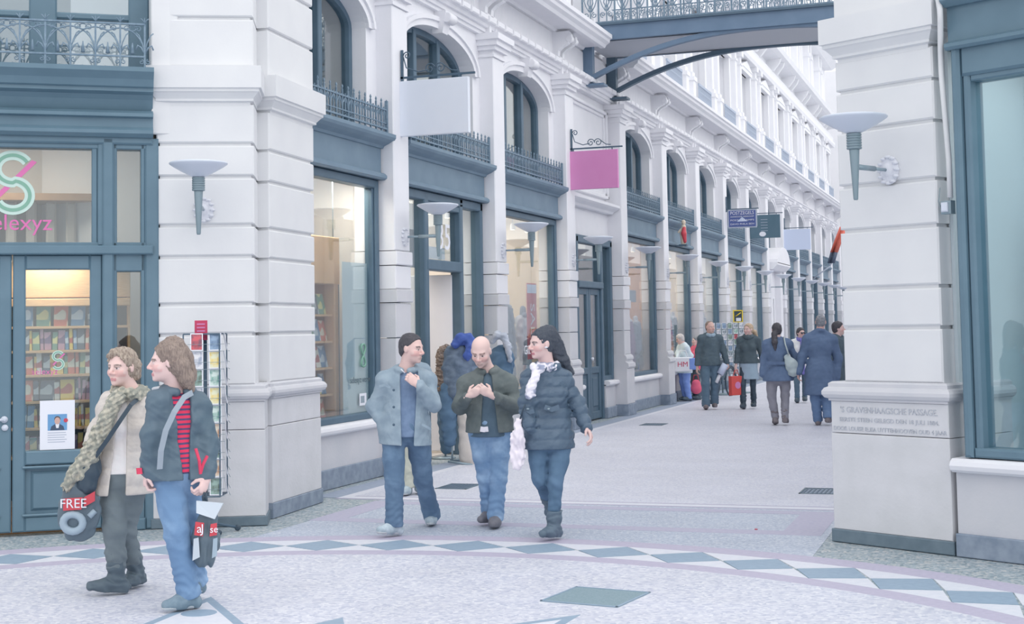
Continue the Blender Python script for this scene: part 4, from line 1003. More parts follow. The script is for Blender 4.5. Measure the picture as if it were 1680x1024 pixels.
class Person:
    def __init__(s, label, anchor, J, head, skin=(222, 190, 182), hair=(100, 92, 90), vox=.006, build=1.0, fem=False, facing=1, group=None, stubble=0, hands=(), detail=True, lip=None, neck_r=.055, brow=None, ears=True, footpose=True):
        s.g = gnd(*anchor); s.D = float(s.g @ FV); s.vox = vox
        s.J = {k: s.loc(*v) for k, v in J.items()}; J = s.J
        for q in 'LR': J['s'+q] = J['nk']+(J['s'+q]-J['nk'])*.88-np.array([0, 0, .03])
        s.hs_k = 1
        hx, hy, hd, s.yaw, s.pitch, s.hs = head[:6]; roll = head[6] if len(head) > 6 else 0
        s.hc = s.loc(hx, hy, hd); s.H = head_axes(s.yaw, s.pitch, roll)
        s.hip = (J['hL']+J['hR'])/2; s.sa = nrm(J['sR']-J['sL']); s.up = nrm(J['nk']-s.hip); s.fw = nrm(np.cross(s.sa, s.up))*facing; s.sa2 = nrm(np.cross(s.up, s.fw)); s.sa2 *= np.sign(s.sa2 @ s.sa)
        s.R = np.array([s.sa2, s.fw, s.up]); s.sw = np.linalg.norm(J['sR']-J['sL']); s.b = build; s.fem = fem
        allp = np.array(list(J.values())+[s.hc]); s.lo = allp.min(0)-.26; s.hi = allp.max(0)+.26; s.lo[2] = -.02; s.hi[2] = s.hc[2]+.2
        F = Field(s.lo, s.hi, vox); b = build
        s.torso(F, 0, .92)
        for q in 'LR':
            F.chain([J['s'+q], J['e'+q], J['w'+q]], [.046*b, .038*b, .027*b], .02)
            F.chain([J['h'+q], J['k'+q], J['a'+q]], [.07*b, .048*b, .034*b], .03)
            F.cone(J['a'+q], J['a'+q]+(J['t'+q]-J['a'+q])*.45+np.array([0, 0, .012]), .030, .020, .02)
        for q, tip, n_, sd, op in hands: add_hand(F, J['w'+q], s.loc(*tip), n_, sd, **op)
        add_head(F, s.hc, s.H, s.hs, J['nk'], neck_r, detail, fem, ears)
        rz = CY
        s.ob = F.mesh('person', 'skin', None, color=face_color(s.hc, s.H, s.hs, skin, brow or hair, lip, stubble), loc=tuple(s.g), rz=rz)
        tag(s.ob, label, 'person', group)
    def loc(s, x, y, dy=0):
        w = at(x, y, s.D+dy)-s.g; return np.array([w @ RV, w @ FV, w[2]])
    def world(s, p): return s.g+RV*p[0]+FV*p[1]+UV*p[2]
    def at_t(s, t, u=0, v=0): return s.hip+(s.J['nk']-s.hip)*t+s.sa2*u+s.fw*v
    def torso(s, F, g=0., sc=1.0):
        J = s.J; b = s.b; hw = s.sw/2
        F.ell(s.at_t(.68, 0, -.005), (max(hw*.82, .13)*sc*b+g, .106*sc*b+g, .19+g*.6), s.R, .04)
        if s.fem: 
            for q in (-1, 1): F.ell(s.at_t(.62, q*.07, .075*sc), (.062+g*.5, .055+g*.6, .06+g*.5), s.R, .04)
        F.ell(s.at_t(.36, 0, .0), ((.125 if s.fem else .142)*sc*b+g, .098*sc*b+g, .18+g), s.R, .06)
        F.ell(s.at_t(.06, 0, -.01), (.165*sc*b+g, .118*sc*b+g, .13+g), s.R, .06)
        F.cone(J['sL']-s.up*.01, J['sR']-s.up*.01, .048*sc*b+g*.75, .048*sc*b+g*.75, .05)
        for q in 'LR': F.cone(J['nk']+s.up*.02, J['s'+q]+s.up*.015, .04+g*.5, .045+g*.6, .04)
    def field(s, lo=None, hi=None, vox=None): return Field(s.lo if lo is None else lo, s.hi if hi is None else hi, vox or s.vox)
    def done(s, F, name, mat_, label=None):
        o = F.mesh(name, mat_, s.ob)
        if label and o: o['label'] = label
        return o
    # ---- garments
    def top(s, name, mat_, hem, g=.022, sleeve=(.068, .06, .048), flare=0., opening=None, fold=(.005, .09), puff=None, collar=None, seed=1, cuff=None, hem_n=(0, 0, -1), armless=(), cut_neck=True, label=None, open_u=0., skirt=None, extra=None, vox=None):
        J = s.J; b = s.b; F = s.field(vox=vox or s.vox*1.1); s.torso(F, g)
        for q in 'LR':
            if q in armless: continue
            wr = J['w'+q]; e = J['e'+q]; end = wr+(e-wr)*.06 if cuff is None else wr+(e-wr)*cuff
            F.chain([J['s'+q], e, end], [sleeve[0]*b*.84, sleeve[1]*b*.92, sleeve[2]*b], .05)
        hz = s.loc(*hem) if len(hem) > 2 else s.loc(hem[0], hem[1], 0)
        bot = np.array([s.hip[0], s.hip[1], hz[2]-.04]); rr = (.168*b+g+flare)
        F.cone(s.at_t(.25), bot, .15*b+g*.8, rr, .06, (s.fw, 1.34))
        if skirt: F.cone(s.at_t(.12), bot, rr*.9, skirt, .05, (s.fw, 1.25))
        if extra: extra(F)
        if puff:
            I, P = F.band(3); P = np.stack(P, 1); hgt, amp = puff
            w = (P-s.hip) @ s.up
            for q in 'LR':                                  # rings along the sleeves
                a, e, wq = J['s'+q], J['e'+q], J['w'+q]
                for u0, u1, off in ((a, e, 0), (e, wq, np.linalg.norm(e-a))):
                    ax = nrm(u1-u0); L = np.linalg.norm(u1-u0); tt = (P-u0) @ ax; rad = np.linalg.norm(P-u0-np.outer(tt, ax), axis=1); m = (tt > .05) & (tt < L+.05) & (rad < .085); w[m] = (off+tt[m])
            F.a[I] -= (amp*(np.abs(np.sin(PI*w/hgt))**.6-.55)).astype(np.float32)
        if fold: F.folds(fold[0]*.7, fold[1]*1.2, seed, aniso=fold[2] if len(fold) > 2 else (1, 1, 1)); F.folds(fold[0]*.75, fold[1]*.7, seed+30, aniso=(.8, .8, 1), crease=True)
        n = np.array(hem_n, float); F.half(hz, n)
        # neck opening
        if cut_neck: F.cone(J['nk']+s.up*.02+s.fw*.02, J['nk']+s.up*.16+s.fw*.03, .052, .11, .01, None, True)
        if opening:
            w0, w1, wt = opening                            # half width at hem, at chest, and height fraction where it closes
            hp = s.hip.copy(); L = np.linalg.norm(J['nk']-hp); zb = (hz-hp) @ s.up
            def fn(x, y, z):
                px, py, pz = x-hp[0], y-hp[1], z-hp[2]
                u = px*s.sa2[0]+py*s.sa2[1]+pz*s.sa2[2]-open_u; v = px*s.fw[0]+py*s.fw[1]+pz*s.fw[2]; w = px*s.up[0]+py*s.up[1]+pz*s.up[2]
                t = np.clip((w-zb)/(L-zb), 0, 1); hw = w0+(w1-w0)*t
                return np.maximum(np.abs(u)-hw, .02-v).astype(np.float32)
            F.minus(fn, s.lo, s.hi)
        if collar:
            rc, hc_, rt = collar; c = J['nk']+s.up*hc_; n_ = 14; ring = []
            for i in range(n_+1):
                a = -PI*.86+2*PI*.86*i/n_; ring.append(c+(s.sa2*math.sin(a)-s.fw*math.cos(a)*.95)*rc+s.fw*.015-s.up*.03*(1-math.cos(a))*.5*-1*0-s.up*(.035*(1-math.cos(a))*.5))
            G = F; r_ = [rt]*len(ring); G.chain(ring, r_, .012)
        return s.done(F, name, mat_, label)
    def trousers(s, mat_, r=(.098, .072, .062, .068), waist=.16, fold=(.005, .10), seed=3, shift=0, name='trousers', end=.0, seat=True, label=None, vox=None):
        J = s.J; F = s.field(hi=np.array([s.hi[0], s.hi[1], s.hip[2]+.2]), vox=vox or s.vox*1.15); b = s.b
        F.ell(s.at_t(.05, 0, -.01), (.168*b+.01, .125*b+.008, .14), s.R, .03); F.ell(s.at_t(.16, 0, 0), (.15*b+.01, .11*b+.008, .1), s.R, .05)
        for q in 'LR':
            h, k, a = J['h'+q], J['k'+q], J['a'+q]; m = (k+a)/2; e = a+(k-a)*end
            F.chain([h, (h+k)/2, k], [r[0]*b, (r[0]+r[1])/2*b, r[1]*b], .03); F.chain([k, m, e], [r[1]*b, r[2]*b, r[3]*b], .02)
        if fold:
            F.folds(fold[0]*.6, fold[1]*1.3, seed, aniso=(1, 1, 1.2)); F.folds(fold[0]*.7, fold[1]*.75, seed+40, aniso=(.7, .7, 1.2), crease=True)
            I, P = F.band(3); P = np.stack(P, 1)            # horizontal bunching above the shoe and behind the knee
            for q in 'LR':
                a, k = J['a'+q], J['k'+q]
                d = np.abs(P[:, 2]-a[2]-.09); m = (np.linalg.norm(P[:, :2]-a[:2], axis=1) < .12); am = np.exp(-(d/.1)**2)*m
                F.a[I] += (am*fold[0]*.7*np.sin(P[:, 2]*110+4*np.sin(P[:, 0]*25+P[:, 1]*18))).astype(np.float32)
                d = np.linalg.norm(P-k, axis=1); am = np.exp(-(d/.12)**2); F.a[I] += (am*fold[0]*.5*np.sin(P[:, 2]*75+P[:, 0]*60)).astype(np.float32)
        for q in 'LR':
            a, k = J['a'+q], J['k'+q]; e = a+(k-a)*end; n = nrm(a-k)
            pz = e+n*.03
            S = F.sl(pz-.14, pz+.14); x, y, z = F.pts(S); d = ((x-pz[0])*n[0]+(y-pz[1])*n[1]+(z-pz[2])*n[2]).astype(np.float32); near = (np.sqrt((x-pz[0])**2+(y-pz[1])**2+(z-pz[2])**2) < .13); F.a[S] = np.where(near, np.maximum(F.a[S], d), F.a[S])
        return s.done(F, name, mat_, label)
    def shoes(s, mat_, sole=None, boot=0, h=.062, label=None, heel=0, name='shoe'):
        for q in 'LR':
            a, t, k = s.J['a'+q], s.J['t'+q], s.J['k'+q]
            lift = max(0., min(a[2]-.09, .5)) if a[2] > .12 else 0.
            fw = t-a; fw[2] = 0; L = np.linalg.norm(fw)
            fw = nrm(fw) if L > .03 else np.array([0, -1., 0])
            toe = t.copy(); toe[2] = max(t[2], .0)+.032; 
            hl = a-fw*.045; hl[2] = max(.036, a[2]-.065)
            ln = max(np.linalg.norm((toe-hl)[:2]), .17)
            toe = hl+nrm(toe-hl)*max(np.linalg.norm(toe-hl), .19)
            if toe[2] < .03: toe[2] = .03
            mid = hl*.45+toe*.55; mid[2] += .006
            lo = np.minimum(np.minimum(hl, toe), a)-.14; hi = np.maximum(np.maximum(hl, toe), a)+.14
            if boot: hi = np.maximum(hi, a+(k-a)*boot+.12); lo = np.minimum(lo, a+(k-a)*boot-.12)
            F = Field(lo, hi, (.006 if s.vox < .008 else s.vox*.8)); n = np.array([0, 0, 1.])
            F.chain([hl, mid, toe], [.038, .044, .034], .02, (n, 1.05)); F.cone(mid, a, .036, .042, .05); F.cone(hl, a, .037, .044, .03)
            if boot:
                F.chain([a, a+(k-a)*boot*.5, a+(k-a)*boot], [.05, .058, .064], .02); F.folds(.004, .06, 5, aniso=(.5, .5, 2)); F.half(a+(k-a)*boot, nrm(k-a))
            zc = min(hl[2], toe[2])-.036; 
            if heel == 0:
                d = nrm(np.cross(np.cross(toe-hl, n), toe-hl)); d = d if d[2] < 0 else -d; F.half(hl+d*.034, d)
            o = s.done(F, name, mat_, label)
            if sole:
                G = Field(lo, hi, (.006 if s.vox < .008 else s.vox*.8)); G.chain([hl, mid, toe], [.042, .048, .038], .02, (n, 1.0)); d = nrm(np.cross(np.cross(toe-hl, n), toe-hl)); d = d if d[2] < 0 else -d
                G.half(hl+d*.034, d); G.half(hl+d*.014, -d); so = G.mesh('sole', sole, o)
    def hair(s, mat_, style='short', pts=(), r=(), fold=.004, vol=.0, part=None, seed=2, cutp=None, name='hair', label=None, more=None, keep_front=False):
        c, H, k = s.hc, s.H, s.hs; T = lambda p: c+(H.T @ (np.array(p)*k))
        flat = [np.array(p) for ch in pts for p in ch]; ext = [c-.2, c+.2]+[p-.1 for p in flat]+[p+.1 for p in flat]; lo = np.min(ext, 0); hi = np.max(ext, 0)
        F = Field(lo, hi, .0055 if s.vox < .008 else s.vox*.8)
        v = vol
        F.ell(T((0, -.02, .04)), np.array([.081+v, .101+v, .088+v])*k, H, .01)
        F.ell(T((0, -.045, -.015)), np.array([.074+v, .068+v, .075+v])*k, H, .03)
        if more: more(F, T)
        # hairline
        (y0, z0), (y1, z1) = cutp or ((.075, .078), (-.012, -.045))
        nn = np.array([0, (z0-z1), -(y0-y1)]); F.half(T((0, y0, z0)), H.T @ nn)
        for ch, rr in zip(pts, r): F.chain(ch, rr, .03)
        I, P = F.band(3); Q = (np.stack(P, 1)-c) @ H.T
        ph = np.arctan2(Q[:, 0], -Q[:, 1]+.03); F.a[I] += (fold*.5*np.sin(ph*34+6*np.sin(Q[:, 2]*18))+fold*.5*np.sin(Q[:, 0]*320+Q[:, 2]*70+3*np.sin(Q[:, 2]*30))).astype(np.float32)
        F.folds(fold*.6, .05, seed)
        return s.done(F, name, mat_, label)
# ------------------------------------------------------------------ clothing materials
cloth('wool_grey', (140, 156, 168), (126, 143, 157), 14, .4, 220)
cloth('shirt_slate', (108, 128, 156), (98, 118, 146), 20)
cloth('jeans_mid', (84, 108, 134), (112, 138, 164), 5, .3, 300, lo=.45, hi=.75)
cloth('sneaker', (140, 156, 166), (176, 188, 196), 14, .1)
mat('sole_white', (196, 202, 206), .6)
cloth('jacket_olive', (88, 98, 100), (104, 112, 112), 9, .3, 120)
cloth('shirt_dark', (78, 98, 114), None, 12)
cloth('jeans_light', (112, 142, 176), (160, 186, 212), 5, .3, 300, lo=.45, hi=.75)
cloth('shoe_brown', (104, 104, 112), None, 10, .1, rough=.5)
mat('puffer', lift((70, 88, 106)), .42, lift((78, 96, 114)), 6, .25, 45)
cloth('jeans_dark', (74, 100, 124), (86, 112, 138), 7)
cloth('boot_slate', (82, 98, 112), None, 9, .15, 80, rough=.55)
cloth('scarf_white', (216, 213, 226), (140, 146, 168), 11, .3, 90, lo=.56, hi=.62)
mat('parka_beige', lift((196, 190, 185)), .6, lift((186, 179, 173)), 5, .3, 60)
cloth('sweater_cream', (222, 216, 216), None, 10)
cloth('scarf_olive', (136, 138, 130), (176, 172, 158), 30, .4, 90, lo=.45, hi=.6)
cloth('trousers_grey', (100, 111, 117), (108, 119, 125), 6)
cloth('boot_dark', (74, 88, 98), None, 8, .1, rough=.55)
mat('shell_navy', lift((72, 91, 104)), .5, lift((80, 98, 112)), 4, .3, 30)
cloth('jeans_blue', (100, 130, 164), (140, 168, 198), 4, .3, 300, lo=.45, hi=.75)
cloth('shoe_grey', (122, 140, 152), (100, 120, 134), 20, .2)
mat('hair_dark', (84, 82, 88), .5, (70, 70, 78), 40, .3, 200, stretch=(4, 4, .6))
mat('hair_black', (66, 74, 86), .5, (80, 86, 98), 40, .3, 200, stretch=(4, 4, .6))
mat('hair_brown', (126, 112, 106), .55, (160, 144, 134), 30, .3, 200, stretch=(5, 5, .6))
mat('hair_ash', (140, 126, 116), .55, (188, 174, 160), 26, .3, 200, stretch=(3, 3, 1))
mat('hair_white', (214, 208, 208), .6, (196, 190, 190), 30, .2, 150)
mat('hair_grey', (150, 154, 160), .6, (120, 124, 132), 30, .2, 150)
mat('hair_blond', (206, 184, 158), .55, (180, 158, 134), 30, .2, 150)
mat('accent_red', (214, 66, 98), .6)
mat('strap_grey', (156, 168, 180), .6); mat('leather_dark', (62, 78, 92), .4, bump=.2, bscale=60)
def stripes(name, a, b_, freq):
    m = bpy.data.materials.new(name); m.use_nodes = True; N = m.node_tree.nodes; L = m.node_tree.links; b = N['Principled BSDF']; b.inputs['Roughness'].default_value = .9
    tc = N.new('ShaderNodeTexCoord'); w = N.new('ShaderNodeTexWave'); w.bands_direction = 'Z'; w.inputs['Scale'].default_value = freq; w.inputs['Distortion'].default_value = .6
    r = N.new('ShaderNodeValToRGB'); r.color_ramp.interpolation = 'CONSTANT'; r.color_ramp.elements[0].color = lin(a); r.color_ramp.elements[1].color = lin(b_); r.color_ramp.elements[1].position = .62
    L.new(tc.outputs['Object'], w.inputs[0]); L.new(w.outputs[0], r.inputs[0]); L.new(r.outputs[0], b.inputs['Base Color']); MATS[name] = m
stripes('sweater_striped', (222, 62, 98), (86, 76, 116), 10.5)
SK = (228, 196, 190)
def V(*a): return np.array(a, float)


def wrap(P, name, mat_, chains, fold=(.004, .05), sq=None, vox=.005, seed=4, label=None, k=.015, cut=None):
    """soft strip of cloth along chains of (point, radius)"""
    A = np.array([q for ch in chains for q, _ in ch]); m = max(r for ch in chains for _, r in ch)+.04
    F = Field(A.min(0)-m, A.max(0)+m, vox)
    for ch in chains: F.chain([q for q, _ in ch], [r for _, r in ch], k, sq)
    if fold: F.folds(*fold, seed)
    if cut: F.half(*cut)
    return P.done(F, name, mat_, label)
def neck_ring(P, rc, up, rt, n=12, drop=.03, fwd=.015):
    c = P.J['nk']+P.up*up; o = []
    for i in range(n+1):
        a = 2*PI*i/n; o.append((c+(P.sa2*math.sin(a)+P.fw*math.cos(a))*rc+P.fw*fwd-P.up*drop*(1+math.cos(a))*.5, rt))
    return o
def surf_strip(P, pts, w, th, mat_, name, parent=None, label=None, nvec=None):
    """flat strap through points (local), width w, thickness th"""
    b = MB(); vs = []; fs = []; nv = Vector(nvec if nvec is not None else P.fw)
    for i, q in enumerate(pts):
        t = Vector(pts[min(i+1, len(pts)-1)])-Vector(pts[max(i-1, 0)]); x = t.cross(nv).normalized()*w/2; y = nv.normalized()*th/2; q = Vector(q)
        vs += [q-x-y, q+x-y, q+x+y, q-x+y]
    n = len(pts)
    for i in range(n-1):
        for j in range(4): fs.append((i*4+j, i*4+(j+1) % 4, i*4+4+(j+1) % 4, i*4+4+j))
    fs += [(3, 2, 1, 0), tuple((n-1)*4+j for j in range(4))]
    return b.add(vs, fs).build(name, mat_, parent or P.ob, label=label)
CAMD = V(0, -1, 0)

# ------------------------------------------------------------------ man in the grey jacket
p = Person('man in a grey wool jacket and blue jeans glancing aside, hand at his chest', (655, 878),
    dict(nk=(666, 609, .03), sL=(627, 622, .02), sR=(706, 620, .03), eL=(613, 668, .05), wL=(632, 700, -.02), eR=(711, 663, -.06), wR=(686, 632, -.19),
         hL=(645, 708, 0), hR=(684, 708, .0), kL=(647, 795, -.06), aL=(647, 858, -.06), tL=(624, 876, -.16), kR=(694, 786, .22), aR=(708, 845, .56), tR=(706, 861, .42)),
    (676, 572, -.02, 62, 6, 1.02), skin=SK, hair=(96, 90, 92), stubble=.22, vox=.0064, build=1.02,
    hands=[('R', (662, 610, -.20), (-.3, .9, 0), (-.3, -.2, 1), dict(curl=.75))])
p.top('sweater', 'shirt_slate', (668, 716, 0), g=.008, armless='LR', fold=(.003, .08), seed=11)
p.top('jacket', 'wool_grey', (655, 729, 0), g=.034, sleeve=(.072, .062, .054), opening=(.05, .075, 1), fold=(.006, .12), collar=(.085, .035, .026), flare=.02, seed=5, hem_n=(-.05, 0, -1), open_u=.03)
p.trousers('jeans_mid', (.100, .078, .070, .078), seed=8); p.shoes('sneaker', 'sole_white'); p.hair('hair_dark', fold=.003, vol=.0, cutp=((.066, .086), (-.026, -.02)))
b = MB()
for z in (640, 668, 697):
    q = p.loc(646, z, -.19); b.lathe([(.0, -.006), (.011, -.004), (.011, .004), (0, .006)], 10, q, M=Matrix.Rotation(PI/2, 4, 'X'))
    o_ = b.build('button', 'iron_dark', p.ob); b = MB()
surf_strip(p, [p.loc(622, 634, -.155), p.loc(632, 632, -.17), p.loc(641, 636, -.18)], .02, .02, 'wool_grey', 'pocket_flap'); surf_strip(p, [p.loc(692, 696, -.16), p.loc(701, 701, -.155), p.loc(707, 705, -.14)], .02, .015, 'wool_grey', 'pocket_flap')
cig = MB().tube([p.loc(664, 612, -.27), p.loc(658, 606, -.29)], .005, 6).build('cigarette', 'print_white', None, tuple(p.g), CY); tag(cig, 'white cigarette stub held at the chest of the man in the grey jacket', 'cigarette')

# ------------------------------------------------------------------ bald man
p = Person('bald man in an olive jacket and light jeans looking down at his hands', (812, 864),
    dict(nk=(800, 610, .05), sL=(760, 628, .02), sR=(840, 626, .02), eL=(754, 668, -.04), wL=(769, 650, -.22), eR=(847, 666, -.04), wR=(805, 648, -.24),
         hL=(785, 708, 0), hR=(822, 708, 0), kL=(797, 785, .04), aL=(803, 838, .12), tL=(792, 858, .02), kR=(818, 786, -.05), aR=(813, 848, -.06), tR=(809, 866, -.2)),
    (789, 577, -.06, -14, 26, 1.06), skin=(236, 206, 200), hair=(150, 124, 116), stubble=.3, vox=.0064, build=1.0,
    hands=[('L', (788, 638, -.25), (.2, .9, .2), (.1, .2, 1), dict(curl=.8)), ('R', (786, 636, -.26), (-.2, .9, .2), (0, .2, 1), dict(curl=.8))])
p.top('shirt', 'shirt_dark', (803, 716, 0), g=.008, armless='LR', fold=(.003, .08), seed=12)
p.top('jacket', 'jacket_olive', (803, 709, 0), g=.034, sleeve=(.074, .067, .048), opening=(.075, .03, 1), fold=(.006, .10), collar=(.083, .025, .027), seed=6, cuff=.14, open_u=.0)
p.trousers('jeans_light', (.092, .074, .066, .074), seed=9); p.shoes('shoe_brown')
surf_strip(p, [p.loc(788, 704, -.175), p.loc(794, 705, -.185), p.loc(801, 704, -.185)], .045, .01, 'scarf_white', 'belt', label='belt with a pale printed pattern')
p_b = p

# ------------------------------------------------------------------ woman in the quilted coat
p = Person('long haired woman in a dark quilted coat and pale scarf, striding', (905, 884),
    dict(nk=(897, 603, .04), sL=(866, 618, .0), sR=(928, 620, .06), eL=(864, 662, -.10), wL=(868, 700, -.14), eR=(948, 664, .06), wR=(962, 702, -.02),
         hL=(880, 722, .0), hR=(922, 722, .0), kL=(886, 786, -.02), aL=(904, 828, .34), tL=(912, 838, .22), kR=(911, 794, -.09), aR=(909, 862, -.06), tR=(893, 882, -.16)),
    (888, 564, .0, -62, 4, 1.02), skin=(226, 196, 192), hair=(80, 76, 82), vox=.0064, build=.95, fem=True, lip=(190, 128, 138),
    hands=[('R', (970, 716, -.06), (-.8, .2, .1), (-.2, -1, 0), dict(curl=.55))])
p.trousers('jeans_dark', (.093, .066, .054, .052), seed=10, end=.12); p.shoes('boot_slate', boot=.36, heel=0)
p.top('coat', 'puffer', (900, 736, 0), g=.034, sleeve=(.076, .068, .056), puff=(.085, .013), fold=(.004, .06), collar=(.082, .03, .032), flare=.02, seed=7)
p.hair('hair_black', pts=[[p.loc(900, 548, .04), p.loc(912, 570, .09), p.loc(924, 592, .12), p.loc(938, 612, .14)], [p.loc(905, 560, .06), p.loc(918, 590, .12), p.loc(928, 612, .15)]], r=[[.075, .062, .045, .022], [.07, .06, .03]], cutp=((.07, .083), (-.005, -.045)))
wrap(p, 'scarf', 'scarf_white', [neck_ring(p, .072, .028, .034), [(p.loc(880, 606, -.14), .034), (p.loc(878, 620, -.19), .03), (p.loc(872, 634, -.2), .034), (p.loc(874, 648, -.205), .024)], [(p.loc(888, 604, -.14), .036), (p.loc(876, 602, -.15), .03)], [(p.loc(878, 618, -.19), .03), (p.loc(870, 636, -.2), .036), (p.loc(868, 650, -.205), .03)]], (.005, .05))
MB().lathe([(.0, -.008), (.013, -.004), (.013, .004), (0, .008)], 10, p.loc(896, 570, -.075)).build('earring', 'print_white', p.ob)
surf_strip(p, [p.loc(893, 668, -.165), p.loc(905, 672, -.17), p.loc(917, 668, -.15)], .04, .02, 'puffer', 'pocket_flap'); surf_strip(p, [p.loc(864, 672, -.17), p.loc(870, 676, -.18), p.loc(876, 674, -.18)], .04, .02, 'puffer', 'pocket_flap')
for x, y in ((900, 671), (866, 671)): MB().lathe([(.0, -.01), (.012, -.004), (.012, .004), (0, .008)], 10, p.loc(x, y, -.195)).build('snap_button', 'nickel', p.ob)
p_w = p
bag = thing('plastic_bag', 'crumpled pale plastic bag at the hip of the woman in the quilted coat', 'bag', tuple(p.g), CY)
A = [p.loc(851, 690, -.16), p.loc(850, 715, -.14), p.loc(849, 745, -.12), p.loc(849, 760, -.12)]
F = Field(np.min(A, 0)-.12, np.max(A, 0)+.12, .005); F.chain(A, [.02, .05, .062, .05], .02, (V(0, 1, 0), 1.6)); F.folds(.009, .05, 3, aniso=(2, 2, .6)); cloth('bag_mauve', (222, 214, 224), (190, 184, 198), 7, lo=.5, hi=.7); F.mesh('sack', 'bag_mauve', bag)
MB().tube([p.loc(852, 692, -.16), p.loc(858, 672, -.19), p.loc(862, 664, -.2)], .007, 6).build('handle', 'leather_dark', bag)

# ------------------------------------------------------------------ woman in the beige parka
p = Person('short haired woman in a beige quilted parka with a long olive scarf', (190, 974),
    dict(nk=(213, 645, .05), sL=(176, 658, -.02), sR=(238, 662, .06), eL=(158, 715, -.04), wL=(138, 776, -.12), eR=(242, 718, .08), wR=(240, 772, .03),
         hL=(186, 795, 0), hR=(218, 795, .03), kL=(188, 868, -.08), aL=(192, 948, -.04), tL=(150, 970, -.10), kR=(204, 872, .06), aR=(224, 936, .22), tR=(213, 962, .14)),
    (199, 603, .0, -24, 2, 1.02), skin=(230, 200, 194), hair=(140, 126, 118), vox=.0064, build=.98, fem=True, lip=(206, 150, 152),
    hands=[('R', (237, 796, .0), (-.9, .2, 0), (0, -1, .0), dict(curl=.8)), ('L', (130, 794, -.14), (.6, .6, 0), (0, -1, 0), dict(curl=1.0))])
p.trousers('trousers_grey', (.095, .076, .066, .066), seed=14, end=.30); p.shoes('boot_dark', boot=.55)
p.top('sweater', 'sweater_cream', (196, 776, 0), g=.008, armless='LR', fold=(.003, .07), seed=13)
p.top('parka', 'parka_beige', (205, 810, 0), g=.032, sleeve=(.074, .066, .054), opening=(.055, .022, 1), puff=(.11, .009), fold=(.005, .08), flare=.03, collar=(.085, .02, .03), seed=15, open_u=-.045)
p.hair('hair_ash', fold=.006, vol=.006, cutp=((.060, .072), (-.005, -.06)), pts=[[p.loc(188, 578, -.04), p.loc(180, 584, -.06)], [p.loc(224, 600, .05), p.loc(226, 620, .05)]], r=[[.03, .018], [.035, .018]])
wrap(p, 'scarf', 'scarf_olive', [neck_ring(p, .085, .02, .042), [(p.loc(190, 652, -.14), .045), (p.loc(172, 690, -.19), .042), (p.loc(150, 730, -.19), .042), (p.loc(126, 775, -.2), .045), (p.loc(110, 796, -.2), .035)], [(p.loc(196, 652, -.13), .04), (p.loc(168, 715, -.2), .035), (p.loc(136, 782, -.2), .036)]], (.009, .05))
b = MB()
for i in range(7):
    x = 104+i*5; b.tube([p.loc(x+4, 792, -.2), p.loc(x, 806+i % 3*3, -.2)], .006, 5); b.build('fringe', 'scarf_olive', p.ob); b = MB()
p_be = p
hb = thing('shoulder_bag', 'dark leather shoulder bag slung across the beige parka', 'bag', tuple(p.g), CY)
A = [p.loc(150, 748, -.16), p.loc(146, 770, -.18), p.loc(142, 795, -.19)]
F = Field(np.min(A, 0)-.14, np.max(A, 0)+.14, .006); F.chain(A, [.05, .075, .065], .03, (V(0, 1, 0), 1.7)); F.folds(.005, .06, 3, aniso=(2, 2, .6)); F.mesh('pouch', 'leather_dark', hb)
surf_strip(p, [p.loc(226, 655, -.05), p.loc(215, 664, -.15), p.loc(196, 692, -.225), p.loc(176, 722, -.24), p.loc(156, 750, -.22)], .028, .006, 'leather_dark', 'strap', hb)
sb = thing('shopping_bag', 'printed dark shopping bag with a white cuff carried by the woman in beige', 'bag', tuple(p.g), CY)
mat('bag_dark', (96, 112, 124), .45, bump=.2, bscale=30); mat('bag_pale', (196, 206, 216), .45); mat('bag_red', (206, 78, 90), .5); mat('bag_grey', (160, 178, 192), .5)
def soft_bag(par, ch, rad, m, seed, flat=2.6):
    F = Field(np.min(ch, 0)-.2, np.max(ch, 0)+.2, .006); F.chain(ch, rad, .03, (V(0, 1, 0), flat)); F.folds(.008, .07, seed, aniso=(2, 2, .7)); return F.mesh('sack', m, par)
def decal(par, pts, d, m, name='print', lift=.0): return MB().extr([tuple(q) for q in pts], (0, -.006, 0)).build(name, m, par)
soft_bag(sb, [p.loc(128, 806, -.17), p.loc(130, 838, -.17), p.loc(128, 858, -.17)], [.10, .135, .12], 'bag_dark', 21)
soft_bag(sb, [p.loc(118, 800, -.18), p.loc(134, 800, -.18)], [.04, .04], 'bag_pale', 22, 1.8)
decal(sb, [p.loc(104, 818, -.236), p.loc(136, 816, -.236), p.loc(134, 836, -.236), p.loc(104, 838, -.236)], 0, 'bag_red'); decal(sb, [p.loc(138, 816, -.236), p.loc(156, 806, -.225), p.loc(156, 822, -.225), p.loc(138, 832, -.236)], 0, 'bag_red')
MB().tube([p.loc(120+16*math.cos(a), 858+14*math.sin(a), -.222) for a in np.linspace(0, 2*PI, 17)[:-1]], .026, 8, closed=True).build('print', 'bag_grey', sb); MB().tube([p.loc(146, 848, -.215), p.loc(156, 838, -.2)], .02, 8).build('print', 'bag_grey', sb)
t = text('FREE', .085, 'print_white', sb, p.loc(120, 827, -.246), (PI/2, 0, 0), 'bag_lettering', .001)
MB().tube([p.loc(124, 802, -.17), p.loc(130, 790, -.16), p.loc(137, 802, -.17)], .006, 6).build('handle', 'leather_dark', sb)

